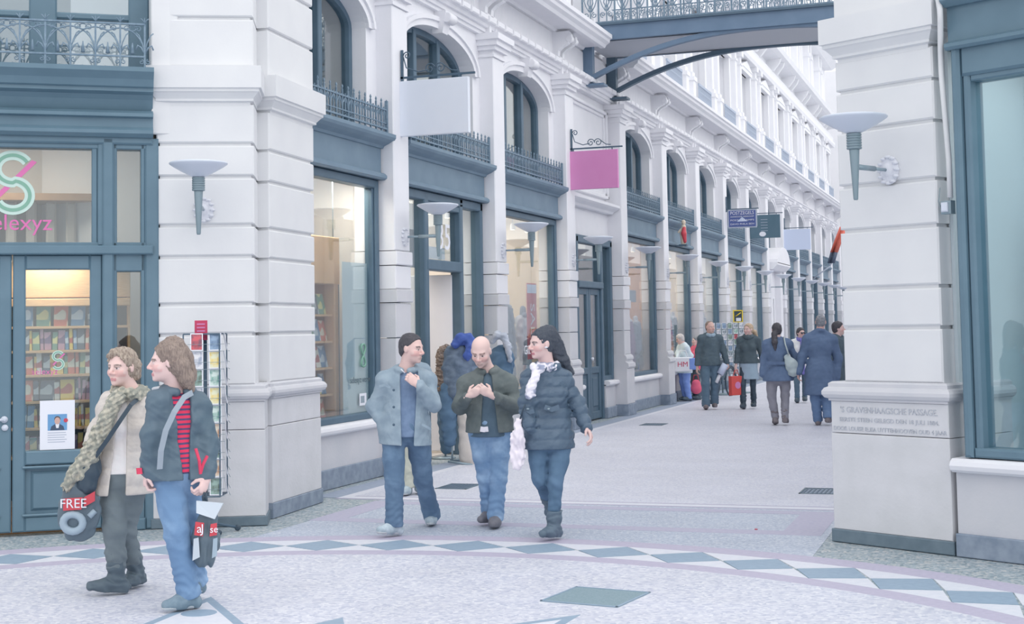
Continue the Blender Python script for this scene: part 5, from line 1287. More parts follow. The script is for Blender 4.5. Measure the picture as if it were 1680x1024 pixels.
# ------------------------------------------------------------------ woman in the navy jacket
p = Person('long haired woman in a navy shell jacket over a red striped sweater', (300, 1000),
    dict(nk=(290, 643, .03), sL=(257, 654, -.10), sR=(331, 660, .06), eL=(249, 716, -.13), wL=(243, 772, -.12), eR=(342, 724, .04), wR=(339, 784, -.06),
         hL=(277, 786, -.02), hR=(312, 786, .04), kL=(290, 872, -.10), aL=(309, 972, -.02), tL=(279, 1001, -.10), kR=(303, 876, .10), aR=(322, 950, .30), tR=(312, 970, .22)),
    (274, 594, -.02, -76, 2, 1.03), skin=(232, 202, 198), hair=(126, 112, 106), vox=.0064, build=1.0, fem=True, lip=(204, 148, 152),
    hands=[('L', (238, 796, -.10), (.9, .1, 0), (0, -1, 0), dict(curl=.85)), ('R', (331, 806, -.10), (-.7, .3, .0), (-.2, -1, 0), dict(curl=1.0))])
p.trousers('jeans_blue', (.098, .080, .070, .074), seed=16, fold=(.006, .1)); p.shoes('shoe_grey', 'sole_white')
p.top('sweater', 'sweater_striped', (288, 775, 0), g=.008, armless='LR', fold=(.003, .07), seed=13)
p.top('jacket', 'shell_navy', (295, 785, 0), g=.030, sleeve=(.074, .064, .054), opening=(.02, .06, 1), fold=(.007, .11), flare=.02, collar=(.085, .03, .028), seed=17, open_u=-.01)
p.hair('hair_brown', pts=[[p.loc(284, 572, .02), p.loc(298, 590, .05), p.loc(306, 615, .07), p.loc(312, 636, .08)], [p.loc(280, 575, -.06), p.loc(296, 600, -.05), p.loc(306, 622, -.04), p.loc(314, 640, -.02)]], r=[[.08, .07, .06, .025], [.05, .052, .045, .022]], cutp=((.070, .080), (.012, -.06)), vol=.002)
surf_strip(p, [p.loc(316, 644, -.05), p.loc(302, 652, -.16), p.loc(286, 676, -.22), p.loc(272, 706, -.24), p.loc(264, 740, -.23), p.loc(262, 770, -.2)], .035, .006, 'strap_grey', 'bag_strap')
surf_strip(p, [p.loc(321, 736, -.17), p.loc(327, 756, -.18), p.loc(329, 778, -.17)], .016, .012, 'accent_red', 'jacket_trim', label='red side panel'); surf_strip(p, [p.loc(340, 748, -.12), p.loc(333, 762, -.14), p.loc(329, 776, -.15)], .016, .012, 'accent_red', 'jacket_trim', label='red side panel')
surf_strip(p, [p.loc(228, 768, -.17), p.loc(229, 778, -.18)], .03, .02, 'accent_red', 'cuff_trim', label='red cuff trim')
p_n = p
sb = thing('shopping_bag', 'printed dark shopping bag with a folded white cuff beside the blue jeans', 'bag', tuple(p.g), CY)
soft_bag(sb, [p.loc(340, 850, -.08), p.loc(337, 885, -.09), p.loc(337, 912, -.09)], [.065, .078, .07], 'bag_dark', 23, 1.5)
MB().extr([tuple(p.loc(*q)) for q in ((322, 822, -.15), (366, 826, -.12), (352, 852, -.15), (322, 842, -.17))], (0, .02, 0)).build('cuff', 'bag_pale', sb)
decal(sb, [p.loc(321, 856, -.155), p.loc(335, 858, -.16), p.loc(333, 880, -.165), p.loc(319, 878, -.155)], 0, 'bag_red'); decal(sb, [p.loc(346, 860, -.145), p.loc(356, 858, -.13), p.loc(356, 878, -.13), p.loc(344, 880, -.15)], 0, 'bag_red')
decal(sb, [p.loc(318, 884, -.15), p.loc(326, 882, -.16), p.loc(328, 914, -.16), p.loc(316, 920, -.15)], 0, 'bag_pale'); decal(sb, [p.loc(350, 884, -.14), p.loc(357, 882, -.12), p.loc(356, 912, -.12), p.loc(348, 916, -.14)], 0, 'bag_grey')
text('a', .075, 'print_white', sb, p.loc(327, 868, -.172), (PI/2, 0, 0), 'bag_lettering', .001); text('J', .075, 'print_white', sb, p.loc(332, 868, -.172), (PI/2, 0, 0), 'bag_lettering', .001); text('se', .06, 'print_white', sb, p.loc(351, 869, -.158), (PI/2, 0, .4), 'bag_lettering', .001)
MB().tube([p.loc(336, 843, -.1), p.loc(333, 815, -.1), p.loc(336, 808, -.1)], .008, 6).tube([p.loc(343, 845, -.1), p.loc(338, 815, -.1), p.loc(338, 808, -.1)], .008, 6).build('handle', 'leather_dark', sb)
# ------------------------------------------------------------------ hanging signs along the passage
def plY(x, y, Y):
    X = x-840; Yp = y-CV0; u = X*cc-Yp*cs; v = X*cs+Yp*cc; d = FW*CF+RV*u-UW*v
    return np.array([0, 0, CH])+d*(Y/d[1])
def hang_sign(Y, x0, x1, y0, y1, m, label, edge='sign_white', scroll=True, xw=-6.76):
    a = plY(x0, (y0+y1)/2, Y); c = plY(x1, (y0+y1)/2, Y); zt = (plY(x0, y0, Y)[2]+plY(x1, y0, Y)[2])/2; zb = (plY(x0, y1, Y)[2]+plY(x1, y1, Y)[2])/2
    s = thing('hanging_sign', label, 'sign', (0, Y, 0), 0, 'signs hanging over the passage')
    xa, xb = a[0], c[0]
    MB().bbox_(xa, xb, -.03, .03, zb, zt, .006).build('board', m, s)
    zr = zt+.045; t = .012
    MB().box(min(xa, xw), xb+.08, -t, t, zr-t, zr+t).build('bracket_arm', 'iron_dark', s)
    MB().box(xw-.01, xw+.02, -t, t, zr-.07, zr+.34).build('wall_bar', 'iron_dark', s)
    for x in (xa+.1, xb-.1): MB().box(x-.008, x+.008, -.008, .008, zt-.03, zr).build('hanger', 'iron_dark', s)
    if scroll:
        L = xb-xw
        MB().tube(spiral(xw+.07, zr+.27, .05, .015, PI, -1.2, 14), .008, 5).tube([(xw+.02, 0, zr+.26), (xw+.06, 0, zr+.12), (xw+L*.25, 0, zr+.06), (xw+L*.4, 0, zr+.08)], .008, 5).build('scroll', 'iron_dark', s)
        MB().tube(spiral(xw+L*.42, zr+.09, .07, .015, 0, 1.4, 16), .008, 5).build('scroll', 'iron_dark', s); MB().tube(spiral(xw+L*.58, zr+.09, .07, .015, PI, -1.4, 16), .008, 5).tube([(xw+L*.62, 0, zr+.13), (xw+L*.75, 0, zr+.05), (xw+L*.85, 0, zr+.04)], .008, 5).build('scroll', 'iron_dark', s)
    return s, (xa, xb, zb, zt)
hang_sign(PY(1), 657, 770, 130, 221, 'sign_white', 'large blank white hanging sign above the first lamps')
hang_sign(PY(3), 932, 1014.5, 247, 310, 'sign_pink', 'plain pink hanging sign near the footbridge')
sg, (xa, xb, zb, zt) = hang_sign(PY(7), 1196, 1240, 345.5, 372, 'sign_navy', 'small navy hanging sign lettered with white stamps advert', scroll=False)
h = zt-zb; xm = (xa+xb)/2
for i, (tx, sz, dz) in enumerate((('POSTZEGELS', .30, .84), ('AANKOOP VERKOOP', .13, .62), ('POST   STAMPS', .15, .4), ('DAVO PHILA BEN', .15, .16))):
    t = text(tx, sz*h*1.0, 'print_white', sg, (xm, -.034, zb+h*dz), (PI/2, 0, 0), 'sign_lettering', .001); w = t.dimensions.x
    if w > 0: t.scale = (min(1.6, (xb-xa)*.88/w), 1, 1)
MB().add([(xm-.14, -.033, zb+h*.32), (xm+.14, -.033, zb+h*.32), (xm, -.033, zb+h*.6)], [(0, 1, 2)]).build('triangle_mark', 'sign_pale', sg)
b = MB(); b.box(xa-.02, xb+.02, -.025, .025, zt, zt+.03).box(xa-.02, xb+.02, -.025, .025, zb-.03, zb).box(xb, xb+.03, -.025, .025, zb, zt).box(xa-.03, xa, -.025, .025, zb, zt); b.build('sign_frame', 'print_grey', sg)
sg, (xa, xb, zb, zt) = hang_sign(PY(8)+.3, 1229.5, 1280, 352.5, 390.5, 'sign_green', 'dark green hanging sign behind the navy one', scroll=False)
h = zt-zb; MB().lathe([(.16, -.004), (.16, .004)], 16, (xa+(xb-xa)*.43, -.034, zb+h*.17), M=Matrix.Diagonal((1, 1, 1, 1)) @ Matrix.Rotation(PI/2, 4, 'X') @ Matrix.Diagonal((.6, .45, 1, 1))).build('white_mark', 'print_white', sg)
for i in range(5): MB().box(xa+(xb-xa)*.38, xa+(xb-xa)*.6, -.034, -.03, zb+h*(.3+.12*i), zb+h*(.32+.12*i)).build('print_line', 'print_grey', sg)
hang_sign(PY(10), 1285, 1330, 376, 410, 'sign_pale', 'pale blue hanging sign far along the passage', scroll=False)
# flag
fl = thing('flag', 'orange and dark flag hanging from a slanted pole beyond the pier', 'flag', (0, 0, 0)); mat('flag_orange', (226, 120, 104), .7); mat('flag_dark', (84, 96, 116), .7)
Yf = 57.
A = [plY(1384, 372, Yf), plY(1376, 392, Yf), plY(1368, 414, Yf), plY(1363, 432, Yf)]
MB().tube([plY(1388, 366, Yf)+V(0, .1, 0), plY(1362, 436, Yf)+V(0, .1, 0), V(FX+.1, Yf+.1, plY(1362, 436, Yf)[2]-.5)], .03, 6).build('pole', 'opal', fl)
def cloth_strip(A, w, nm, m):
    b = MB(); vs = []; fs = []
    for i, q in enumerate(A):
        for j, s in enumerate((-1, -.3, .4, 1)): vs.append((q[0]+s*w, q[1]+(.12 if j % 2 else -.12), q[2]))
    for i in range(len(A)-1):
        for j in range(3): fs.append((i*4+j, i*4+j+1, i*4+5+j, i*4+4+j))
    o = b.add(vs, fs, 0, True).build(nm, m, fl); md = o.modifiers.new('thick', 'SOLIDIFY'); md.thickness = .02
cloth_strip(A[:3], .13, 'cloth', 'flag_orange'); cloth_strip([A[2], (A[2]+A[3])/2, A[3]], .12, 'cloth', 'flag_dark')
# small painted figure on the fascia
fg = thing('painted_figure', 'small red and cream painted figure fixed to a far fascia', 'figurine', (FX+.3, PY(5)+1.4, 3.52)); fg.scale = (.75, .75, .8)
F = Field((-.25, -.25, -.1), (.25, .25, .75), .012); F.chain([(0, 0, 0), (0, 0, .3), (.02, 0, .5)], [.07, .10, .07], .03); F.mesh('robe', 'interior_cream', fg); F = Field((-.25, -.25, -.1), (.25, .25, .75), .012); F.chain([(.06, -.05, .08), (.03, -.06, .3), (.03, -.02, .46)], [.05, .08, .06], .03); F.mesh('sash', 'bag_red', fg)
F = Field((-.25, -.25, .3), (.25, .25, .8), .012); F.ell((.02, 0, .62), (.065, .065, .08)); F.cone((.02, 0, .5), (-.13, -.05, .35), .04, .03); F.mesh('head', 'interior_cream', fg)
MB().box(-.12, .12, -.12, .12, -.06, 0).build('base', 'iron_dark', fg); MB().box(-.4, 0, -.02, .02, -.05, -.02).build('bracket', 'iron_dark', fg)

# ------------------------------------------------------------------ postcard rack before the corner pier
rk = gnd(338, 874); rk[2] = 0; RK_D = float(rk @ FV)
rack = thing('postcard_rack', 'tall wire postcard rack standing against the corner pier', 'rack', tuple(rk), CY)
def rl(x, y, dy=0):
    w = at(x, y, RK_D+dy)-rk; return np.array([w @ RV, w @ FV, w[2]])
zt = rl(338, 548)[2]; zb = rl(338, 812)[2]
MB().tube([(0, 0, .03), (0, 0, zt+.05)], .016, 8).build('pole', 'iron_dark', rack)
for a in range(5):
    q = a*2*PI/5+.3; MB().tube([(0, 0, .1), (.14*math.cos(q), .14*math.sin(q), .06), (.27*math.cos(q), .27*math.sin(q), .03)], .012, 6).build('foot', 'iron_dark', rack); MB().lathe([(.012, -.015), (.026, -.012), (.026, .012), (.012, .015)], 10, (.27*math.cos(q), .27*math.sin(q), .026), M=Matrix.Rotation(PI/2, 4, 'X')).build('castor', 'leather_dark', rack)
hw = .155
b = MB()
for sx in (-1, 1):
    for sy in (-1, 1): b.box(sx*hw-.005, sx*hw+.005, sy*hw-.005, sy*hw+.005, zb, zt)
b.build('upright', 'iron_dark', rack)['kind'] = 'stuff'
for z in (zb, zt): MB().box(-hw, hw, -hw, hw, z-.006, z+.006).build('tray', 'iron_dark', rack)
ROWS = 9; dz = (zt-zb)/ROWS
PCM = []
for i, (c1, c2) in enumerate((((226, 226, 196), (232, 206, 120)), ((150, 176, 168), (96, 112, 104)), ((196, 206, 216), (90, 106, 120)), ((146, 170, 196), (104, 128, 160)), ((226, 216, 200), (196, 150, 120)), ((206, 222, 216), (110, 160, 150)), ((226, 226, 230), (150, 160, 180)), ((206, 96, 106), (120, 84, 100)))):
    PCM.append(mat('postcard_%d' % i, c1, .35, c2, 14, lo=.42, hi=.58).name)
card_me = {}
NTH = ['top', 'second', 'third', 'fourth', 'fifth', 'sixth', 'seventh', 'eighth', 'lowest']
ORDN = ORD+['sixteenth', 'seventeenth', 'eighteenth', 'nineteenth', 'twentieth']+['twenty-%s' % o for o in ORD[:9]]
def postcard(M, m, group, label, w=.105, h=.15):
    if m not in card_me:
        b = MB().box(-w/2, w/2, -.0015, .0015, 0, h, 0).box(-w/2+.008, w/2-.008, -.0022, .0, .008, h-.008, 1)
        o = b.build('postcard', ['print_white', m]); card_me[m] = o.data
    else: o = link('postcard', card_me[m])
    o.matrix_world = M; tag(o, label, 'postcard', group); return o
base_M = Matrix.Translation(tuple(rk)) @ Matrix.Rotation(CY, 4, 'Z')
side_lab = {0: 'postcard in the front column of the rack by the pier', 1: 'postcard seen edge on at the side of the rack by the pier', 3: 'postcard in the far side of the rack by the pier'}
TURN = math.radians(14)
wire = MB()
for f in range(4):
    if f in (2, 3): continue
    for r_ in range(ROWS):
        z = zb+dz*r_+.012
        Mf = Matrix.Rotation(TURN+f*PI/2, 4, 'Z')
        for c in (-1, 1):
            M = base_M @ Mf @ Matrix.Translation((c*.078, -hw-.03, z)) @ Matrix.Rotation(math.radians(-11), 4, 'X') @ Matrix.Rotation(random.uniform(-.03, .03), 4, 'Y')
            mm = PCM[(r_*3+c+f*5+random.randint(0, 2)) % 8]
            lab = {-1: 'left', 1: 'right'}[c]
            postcard(M, mm, 'postcards on the rack by the pier', 'postcard in the %s row, %s column, %s of the rack by the pier' % (NTH[ROWS-1-r_], (('near', 'far') if f else ('left', 'right'))[c > 0], ('front', 'side')[f]))
        for q in (0, .06):
            P = [Mf @ Vector(v) for v in ((-hw, -hw-.045, z-.006+q), (hw, -hw-.045, z-.006+q))]; wire.tube(P, .0025, 4)
wire.build('pocket_wire', 'nickel_dark', rack)['kind'] = 'stuff'
rs = thing('rack_sign', 'small crimson price card clipped on top of the postcard rack', 'sign', tuple(rk), CY); mat('card_crimson', (200, 70, 104), .5)
q0 = rl(320, 526); q1 = rl(341, 558)
MB().bbox_(q0[0], q1[0], -.02, -.012, q1[2], q0[2], .002).build('card', 'card_crimson', rs)
for i, z in enumerate((.14, .11, .08)): MB().box(q0[0]+.02, q1[0]-.02, -.0215, -.02, q1[2]+z-.006, q1[2]+z+.004).build('print_line', 'sign_pink', rs)

# ------------------------------------------------------------------ books in the shop on the left
ML = Matrix.Translation((LO[0], LO[1], 0)) @ Matrix.Rotation(LA, 4, 'Z')
BC = [mat('book_%d' % i, c, .5, c2, 9, lo=.5, hi=.54, detail=0).name for i, (c, c2) in enumerate((((214, 120, 96), (230, 220, 200)), ((226, 196, 110), (200, 120, 90)), ((96, 140, 180), (206, 216, 226)), ((226, 224, 216), (180, 90, 90)), ((120, 160, 140), (226, 216, 150)), ((86, 100, 116), (190, 196, 200)), ((196, 150, 170), (120, 96, 130)), ((240, 206, 90), (200, 90, 60))))]
case = thing('bookcase', 'wooden bookcase behind the glazed shop door', 'bookcase', (LO[0], LO[1], 0), LA)
MB().box(-.5, 1.1, .98, 1.0, .2, 2.36).build('back_panel', 'interior_dark', case); MB().bbox_(-.5, 1.1, .60, .66, 2.06, 2.40, .006).bbox_(-.5, 1.1, .58, .66, 1.98, 2.05, .006).build('header', 'wood_warm', case)
SH = (1.80, 1.58, 1.36, 1.12, .88, .62)
for z in SH: MB().bbox_(-.5, 1.1, .66, 1.0, z-.024, z, .003).build('shelf', 'wood_warm', case)
for x in (-.5, 1.08): MB().box(x, x+.02, .66, 1.0, .2, 2.4).build('side_panel', 'wood_warm', case)
bk_me = {}
def book(M, m, dims, lab, group, cat='book', nm='book'):
    key = (m, dims)
    if key not in bk_me:
        w, d, h = dims
        o = MB().bbox_(0, w, 0, d, 0, h, .003).box(.003, w-.003, .004, d-.002, h-.001, h+.001, 1).build(nm, [m, 'print_white']); bk_me[key] = o.data
    else: o = link(nm, bk_me[key])
    o.matrix_world = M; tag(o, lab, cat, group)
for si, z in enumerate(SH):
    nb_ = 0; x = .12; lab = 'book along the %s shelf behind the glazed shop door' % ['top', 'second', 'third', 'fourth', 'fifth', 'lowest'][si]
    while x < .84:
        if si == 0 or (si == 3 and random.random() < .5): dims = (.125, .02, .19)
        else: dims = (random.choice((.022, .03, .045, .06)), .02 if si == 2 else .13, random.choice((.165, .18, .2)))
        M = ML @ Matrix.Translation((x, .70, z+.001)) @ Matrix.Rotation(math.radians(-7 if dims[1] < .05 else 0), 4, 'X') @ Matrix.Rotation(math.radians(random.uniform(-3, 3)), 4, 'Y')
        book(M, random.choice(BC[:6] if si == 0 else BC), dims, ORDN[nb_]+' '+lab, 'books behind the glazed shop door'); nb_ += 1
        x += dims[0]+.006+(.02 if si == 0 else 0)
dk = Field((-.4, -.3, 0), (.4, .3, 1.2), .012); dk.chain([(0, 0, .2), (0, 0, .75), (.02, 0, 1.05)], [.16, .18, .12], .04)
# ------------------------------------------------------------------ first bay window: cabinet with magazines, frosted panel with the shop's mark
M0 = Matrix.Translation((FX, PY(0), 0)) @ Matrix.Rotation(RZ, 4, 'Z')
cab = thing('magazine_cabinet', 'tall wooden magazine cabinet in the corner shop window', 'cabinet', (FX, PY(0), 0), RZ)
MB().bbox_(.8, 2.68, .16, .6, 2.24, 2.78, .01).build('header', 'wood_warm', cab); MB().box(.8, 2.6, .56, .6, .2, 2.3).build('back_panel', 'wood_shop', cab); MB().bbox_(2.56, 2.66, .17, .6, .2, 2.24, .01).build('side_panel', 'wood_warm', cab); MB().box(2.67, 2.70, .18, .62, .2, 2.24).build('end_panel', 'interior_dark', cab)
SH0 = (1.9, 1.6, 1.3, 1.0, .7, .4)
for z in SH0: MB().bbox_(.8, 2.56, .2, .56, z-.025, z, .004).build('shelf', 'wood_warm', cab)
for si, z in enumerate(SH0):
    nb_ = 0; x = 1.3
    while x < 2.38:
        dims = (random.choice((.12, .15, .17)), .012, random.choice((.2, .235, .25)))
        M = M0 @ Matrix.Translation((x, .25, z+.003)) @ Matrix.Rotation(math.radians(-12), 4, 'X')
        book(M, random.choice(BC), dims, '%s magazine along the %s shelf of the wooden cabinet' % (ORDN[nb_], ['top', 'second', 'third', 'fourth', 'fifth', 'lowest'][si]), 'magazines in the corner window', 'magazine', 'magazine'); x += dims[0]+.004; nb_ += 1
s0 = [o for o in COL.objects if o.get('label', '') == 'dark framed shop front of the first bay under its painted fascia'][0]
MB().box(2.56, X1-.14, .075, .08, .76, 2.5).build('frosted_panel', 'frost', s0)
MB().tube([(3.04+.055*math.sin(t)*(1 if t < 9 else 1), .04, 1.42+.13*math.sin(t/2+.0)*1.0) for t in np.linspace(0, 4*PI, 41)], .012, 5).build('printed_mark', 'print_green', s0)
text('selexyz verwijs', .105, 'print_grey_dark' if 'print_grey_dark' in MATS else 'interior_dark', s0, (3.0, .045, 1.14), (PI/2, 0, 0), 'shop_name', .001)
MB().box(2.93, 3.12, .044, .047, .84, .98).build('sticker', 'print_white', s0); MB().box(2.96, 3.06, .042, .044, .87, .95).build('sticker_print', 'interior_grey', s0)
for i, (x, y, z) in enumerate(((.9, .9, 3.3), (1.7, .7, 3.25), (2.9, .35, 2.62), (1.9, .75, 3.2))):
    sp = thing('spotlight', '%s small lit spotlight inside the corner shop window' % ORD[i], 'spotlight', tuple(M0 @ Vector((x, y, z))), RZ, 'spotlights in the corner window')
    MB().lathe([(.02, .1), (.035, .08), (.045, 0), (.04, -.01)], 12).build('housing', 'print_white', sp); MB().lathe([(.0, -.012), (.038, -.01), (.038, .0)], 12).build('bulb', 'glow', sp); MB().tube([(0, 0, .08), (0, 0, 3.5-z)], .006, 5).build('drop_rod', 'nickel', sp)
# ------------------------------------------------------------------ third bay: clothes display and sale banner
M2 = Matrix.Translation((FX, PY(2), 0)) @ Matrix.Rotation(RZ, 4, 'Z')
s2 = [o for o in COL.objects if o.get('label', '') == 'dark framed shop front of the third bay under its painted fascia'][0]
bn = thing('sale_banner', 'tall red banner with white lettering hanging in a shop window', 'banner', (FX, PY(2), 0), RZ)
MB().box(2.18, 2.66, .12, .13, 1.2, 2.42).build('cloth', 'red_print', bn); MB().box(2.18, 2.66, .118, .12, 2.26, 2.40).build('header_print', 'sign_pale', bn)
t = text('SALE', .34, 'print_white', bn, (2.42, .112, 1.76), (PI/2, PI/2, 0), 'banner_lettering', .001); t.scale = (.95, .9, 1)
text('Gift', .2, 'print_white', s2, (1.9, .04, 1.35), (PI/2, 0, 0), 'window_lettering', .001)
mat('cloth_a', (96, 112, 132), .9, (130, 146, 166), 9); mat('cloth_b', (196, 202, 214), .9, (160, 170, 186), 9); mat('cloth_c', (150, 112, 150), .9, (120, 90, 126), 9); mat('cloth_d', (128, 146, 160), .9, (104, 124, 140), 9)
def dummy(M, m, m2, label, h=1.0, z0=.9, group='dressed dummies in the shop windows'):
    o = thing('dress_form', label, 'mannequin', tuple(M.to_translation()), M.to_euler().z, group)
    F = Field((-.34, -.25, z0-.2), (.34, .25, z0+h+.15), .017)
    F.ell((0, 0, z0+h*.72), (.2, .12, .22), None, .05); F.ell((0, 0, z0+h*.4), (.15, .11, .25), None, .06); F.cone((0, 0, z0+h*.3), (0, 0, z0), .15, .2, .05, (V(0, 1, 0), 1.3))
    for s in (-1, 1): F.chain([(s*.19, 0, z0+h*.85), (s*.25, -.02, z0+h*.55), (s*.24, -.06, z0+h*.25)], [.07, .06, .05], .04)
    F.folds(.008, .1, int(h*100)); F.mesh('garment', m, o)
    F = Field((-.14, -.14, z0+h*.8), (.14, .14, z0+h+.15), .01); F.cone((0, 0, z0+h*.85), (0, 0, z0+h*1.02), .06, .05); F.cone((-.08, -.05, z0+h*.92), (.08, -.05, z0+h*.9), .04, .04); F.mesh('collar', m2, o)
    MB().tube([(0, 0, z0+.1), (0, 0, .72)], .015, 6).lathe([(.0, .745), (.14, .74), (.15, .72)][::-1], 16).build('stand', 'nickel', o)
    return o
dummy(M2 @ Matrix.Translation((1.72, .34, 0)), 'cloth_a', 'cloth_b', 'dummy in a slate coat with a pale collar behind the sale window', 1.15, 1.0)
dummy(M2 @ Matrix.Translation((2.45, .6, 0)), 'cloth_d', 'scarf_olive', 'dummy in a grey green coat behind the red banner', 1.1, .95)
dummy(M2 @ Matrix.Translation((3.1, .5, 0)), 'cloth_b', 'cloth_a', 'dummy in a pale jacket beside the red banner', 1.05, .95)
M4 = Matrix.Translation((FX, PY(4), 0)) @ Matrix.Rotation(RZ, 4, 'Z')
dummy(M4 @ Matrix.Translation((2.35, .36, 0)), 'cloth_c', 'scarf_white', 'dummy in a purple top in the window beyond the double door', .95, .95)
dummy(M4 @ Matrix.Translation((3.05, .36, 0)), 'cloth_d', 'cloth_b', 'dummy in a grey blue jacket in the window beyond the double door', .95, .9)
dummy(M4 @ Matrix.Translation((1.65, .36, 0)), 'cloth_a', 'cloth_b', 'dummy in a dark jacket in the window beyond the double door', .95, .9)
MB().bbox_(.5, 2.7, .25, .3, 2.2, 2.45, .01).build('hanging_board', 'fascia', [o for o in COL.objects if o.get('label', '') == 'dark framed shop front of the fifth bay under its painted fascia'][0])
for k, cols in ((5, ('cloth_b', 'bag_red', 'cloth_d')), (6, ('cloth_d', 'cloth_a', 'cloth_b')), (7, ('bag_red', 'cloth_b', 'cloth_a'))):
    Mk = Matrix.Translation((FX, PY(k), 0)) @ Matrix.Rotation(RZ, 4, 'Z')
    for j, m in enumerate(cols):
        dummy(Mk @ Matrix.Translation((1.7+.7*j, .36, 0)), m, 'cloth_b', '%s dressed dummy in the %s shop window of the passage' % (('first', 'middle', 'last')[j], ORD[k]), 1.0, .95)
for k in (1, 2, 4, 5, 6):
    Mk = Matrix.Translation((FX, PY(k), 0)) @ Matrix.Rotation(RZ, 4, 'Z')
    for j in range(3):
        sp = thing('spotlight', '%s small lit spotlight in the %s shop window of the passage' % (('first', 'middle', 'last')[j], ORD[k]), 'spotlight', tuple(Mk @ Vector((1.6+.75*j, .4, 3.3))), RZ, 'spotlights along the passage')
        MB().lathe([(.02, .1), (.035, .08), (.045, 0), (.04, -.01)], 10).build('housing', 'print_white', sp); MB().lathe([(.0, -.012), (.038, -.01), (.038, .0)], 10).build('bulb', 'glow', sp); MB().tube([(0, 0, .08), (0, 0, .26)], .006, 5).build('drop_rod', 'nickel', sp)

# ------------------------------------------------------------------ clothes stands outside the second bay, behind the men
def stand(px, py, label):
    g = gnd(px, py); D = float(g @ FV); o = thing('clothes_stand', label, 'clothes stand', tuple(g), CY)
    return g, D, o
g, D, st = stand(745, 762, 'chrome stand with a navy jacket and bright blue scarf outside the shop')
def lc(g, D):
    def f(x, y, dy=0): w = at(x, y, D+dy)-g; return np.array([w @ RV, w @ FV, w[2]])
    return f
L = lc(g, D)
b = MB()
for x in (742, 765): b.tube([L(x, 715), L(x, 757)], .014, 6)
b.build('leg', 'nickel', st)
MB().tube([L(735, 757, -.05), L(775, 763, -.1)], .016, 6).build('foot', 'nickel', st); MB().tube([L(738, 754, .2), L(775, 757, .2)], .016, 6).build('foot', 'nickel', st)
F = Field(L(755, 640)-V(.6, .35, .95), L(755, 640)+V(.6, .35, .85), .011); F.ell(L(757, 590), (.19, .12, .2), None, .05); F.cone(L(757, 580), L(757, 640), .16, .19, .05, (V(0, 1, 0), 1.4)); F.chain([L(738, 578), L(735, 605), L(737, 635)], [.07, .065, .055], .04); F.chain([L(778, 578), L(783, 605), L(780, 635)], [.07, .065, .055], .04); F.folds(.008, .1, 5)
F.mesh('jacket', 'cloth_a', st)['label'] = 'dark navy jacket'
mat('scarf_blue', (72, 96, 168), .9, (86, 110, 180), 20)
F = Field(L(762, 570)-V(.3, .35, .35), L(762, 570)+V(.3, .35, .3), .01); F.chain([L(746, 566, -.12), L(756, 556, -.1), L(768, 556, -.1), L(774, 568, -.14), L(766, 585, -.18)], [.05, .07, .07, .065, .05], .03); F.folds(.007, .07, 6); F.mesh('scarf', 'scarf_blue', st)['label'] = 'bright blue scarf'
F = Field(L(735, 690)-V(.3, .3, .55), L(735, 690)+V(.3, .3, .5), .011); F.chain([L(735, 640), L(735, 680), L(738, 722)], [.10, .11, .085], .04, (V(0, 1, 0), 1.5)); F.folds(.006, .09, 7); F.mesh('trousers', 'jeans_dark', st)
F = Field(L(768, 700)-V(.35, .3, .7), L(768, 700)+V(.35, .3, .55), .011); F.chain([L(764, 640), L(767, 690), L(768, 752)], [.12, .12, .11], .04, (V(0, 1, 0), 1.5)); F.folds(.006, .09, 8); F.mesh('skirt', 'parka_beige', st)
g2, D2, st2 = stand(728, 752, 'dress form in a brown fur waistcoat beside the navy jacket'); L = lc(g2, D2)
mat('fur', (146, 134, 128), 1, (110, 102, 100), 40, .6, 60); F = Field(L(731, 610)-V(.35, .3, .5), L(731, 610)+V(.35, .3, .5), .011); F.ell(L(732, 585), (.13, .1, .16), None, .05); F.cone(L(732, 590), L(730, 636), .12, .14, .05, (V(0, 1, 0), 1.3)); F.folds(.012, .05, 9); F.mesh('waistcoat', 'fur', st2)
F = Field(L(731, 690)-V(.3, .3, .6), L(731, 690)+V(.3, .3, .5), .011); F.chain([L(730, 636), L(731, 690), L(732, 735)], [.11, .10, .08], .04); F.folds(.006, .09, 3); F.mesh('trousers', 'jeans_dark', st2); MB().tube([L(731, 715), L(731, 752)], .015, 6).lathe([(.16, 0), (.16, .015), (.02, .03)], 16).build('stand', 'nickel', st2)
g3, D3, st3 = stand(822, 745, 'dress form in a navy coat with a white hood behind the bald man'); L = lc(g3, D3)
F = Field(L(822, 600)-V(.4, .3, .9), L(822, 600)+V(.4, .3, .6), .011); F.ell(L(823, 590), (.17, .11, .2), None, .05); F.cone(L(823, 590), L(822, 660), .15, .17, .05, (V(0, 1, 0), 1.3)); F.folds(.008, .1, 5); F.mesh('coat', 'jeans_dark', st3)
F = Field(L(820, 565)-V(.3, .3, .4), L(820, 565)+V(.3, .3, .3), .01); F.chain([L(808, 560, -.08), L(815, 550, -.1), L(826, 552, -.1), L(833, 568, -.12), L(837, 592, -.12)], [.04, .05, .05, .045, .03], .03); F.folds(.006, .06, 6); F.mesh('hood', 'cloth_b', st3); MB().tube([L(822, 650), L(822, 745)], .015, 6).lathe([(.16, 0), (.16, .015), (.02, .03)], 16).build('stand', 'nickel', st3)

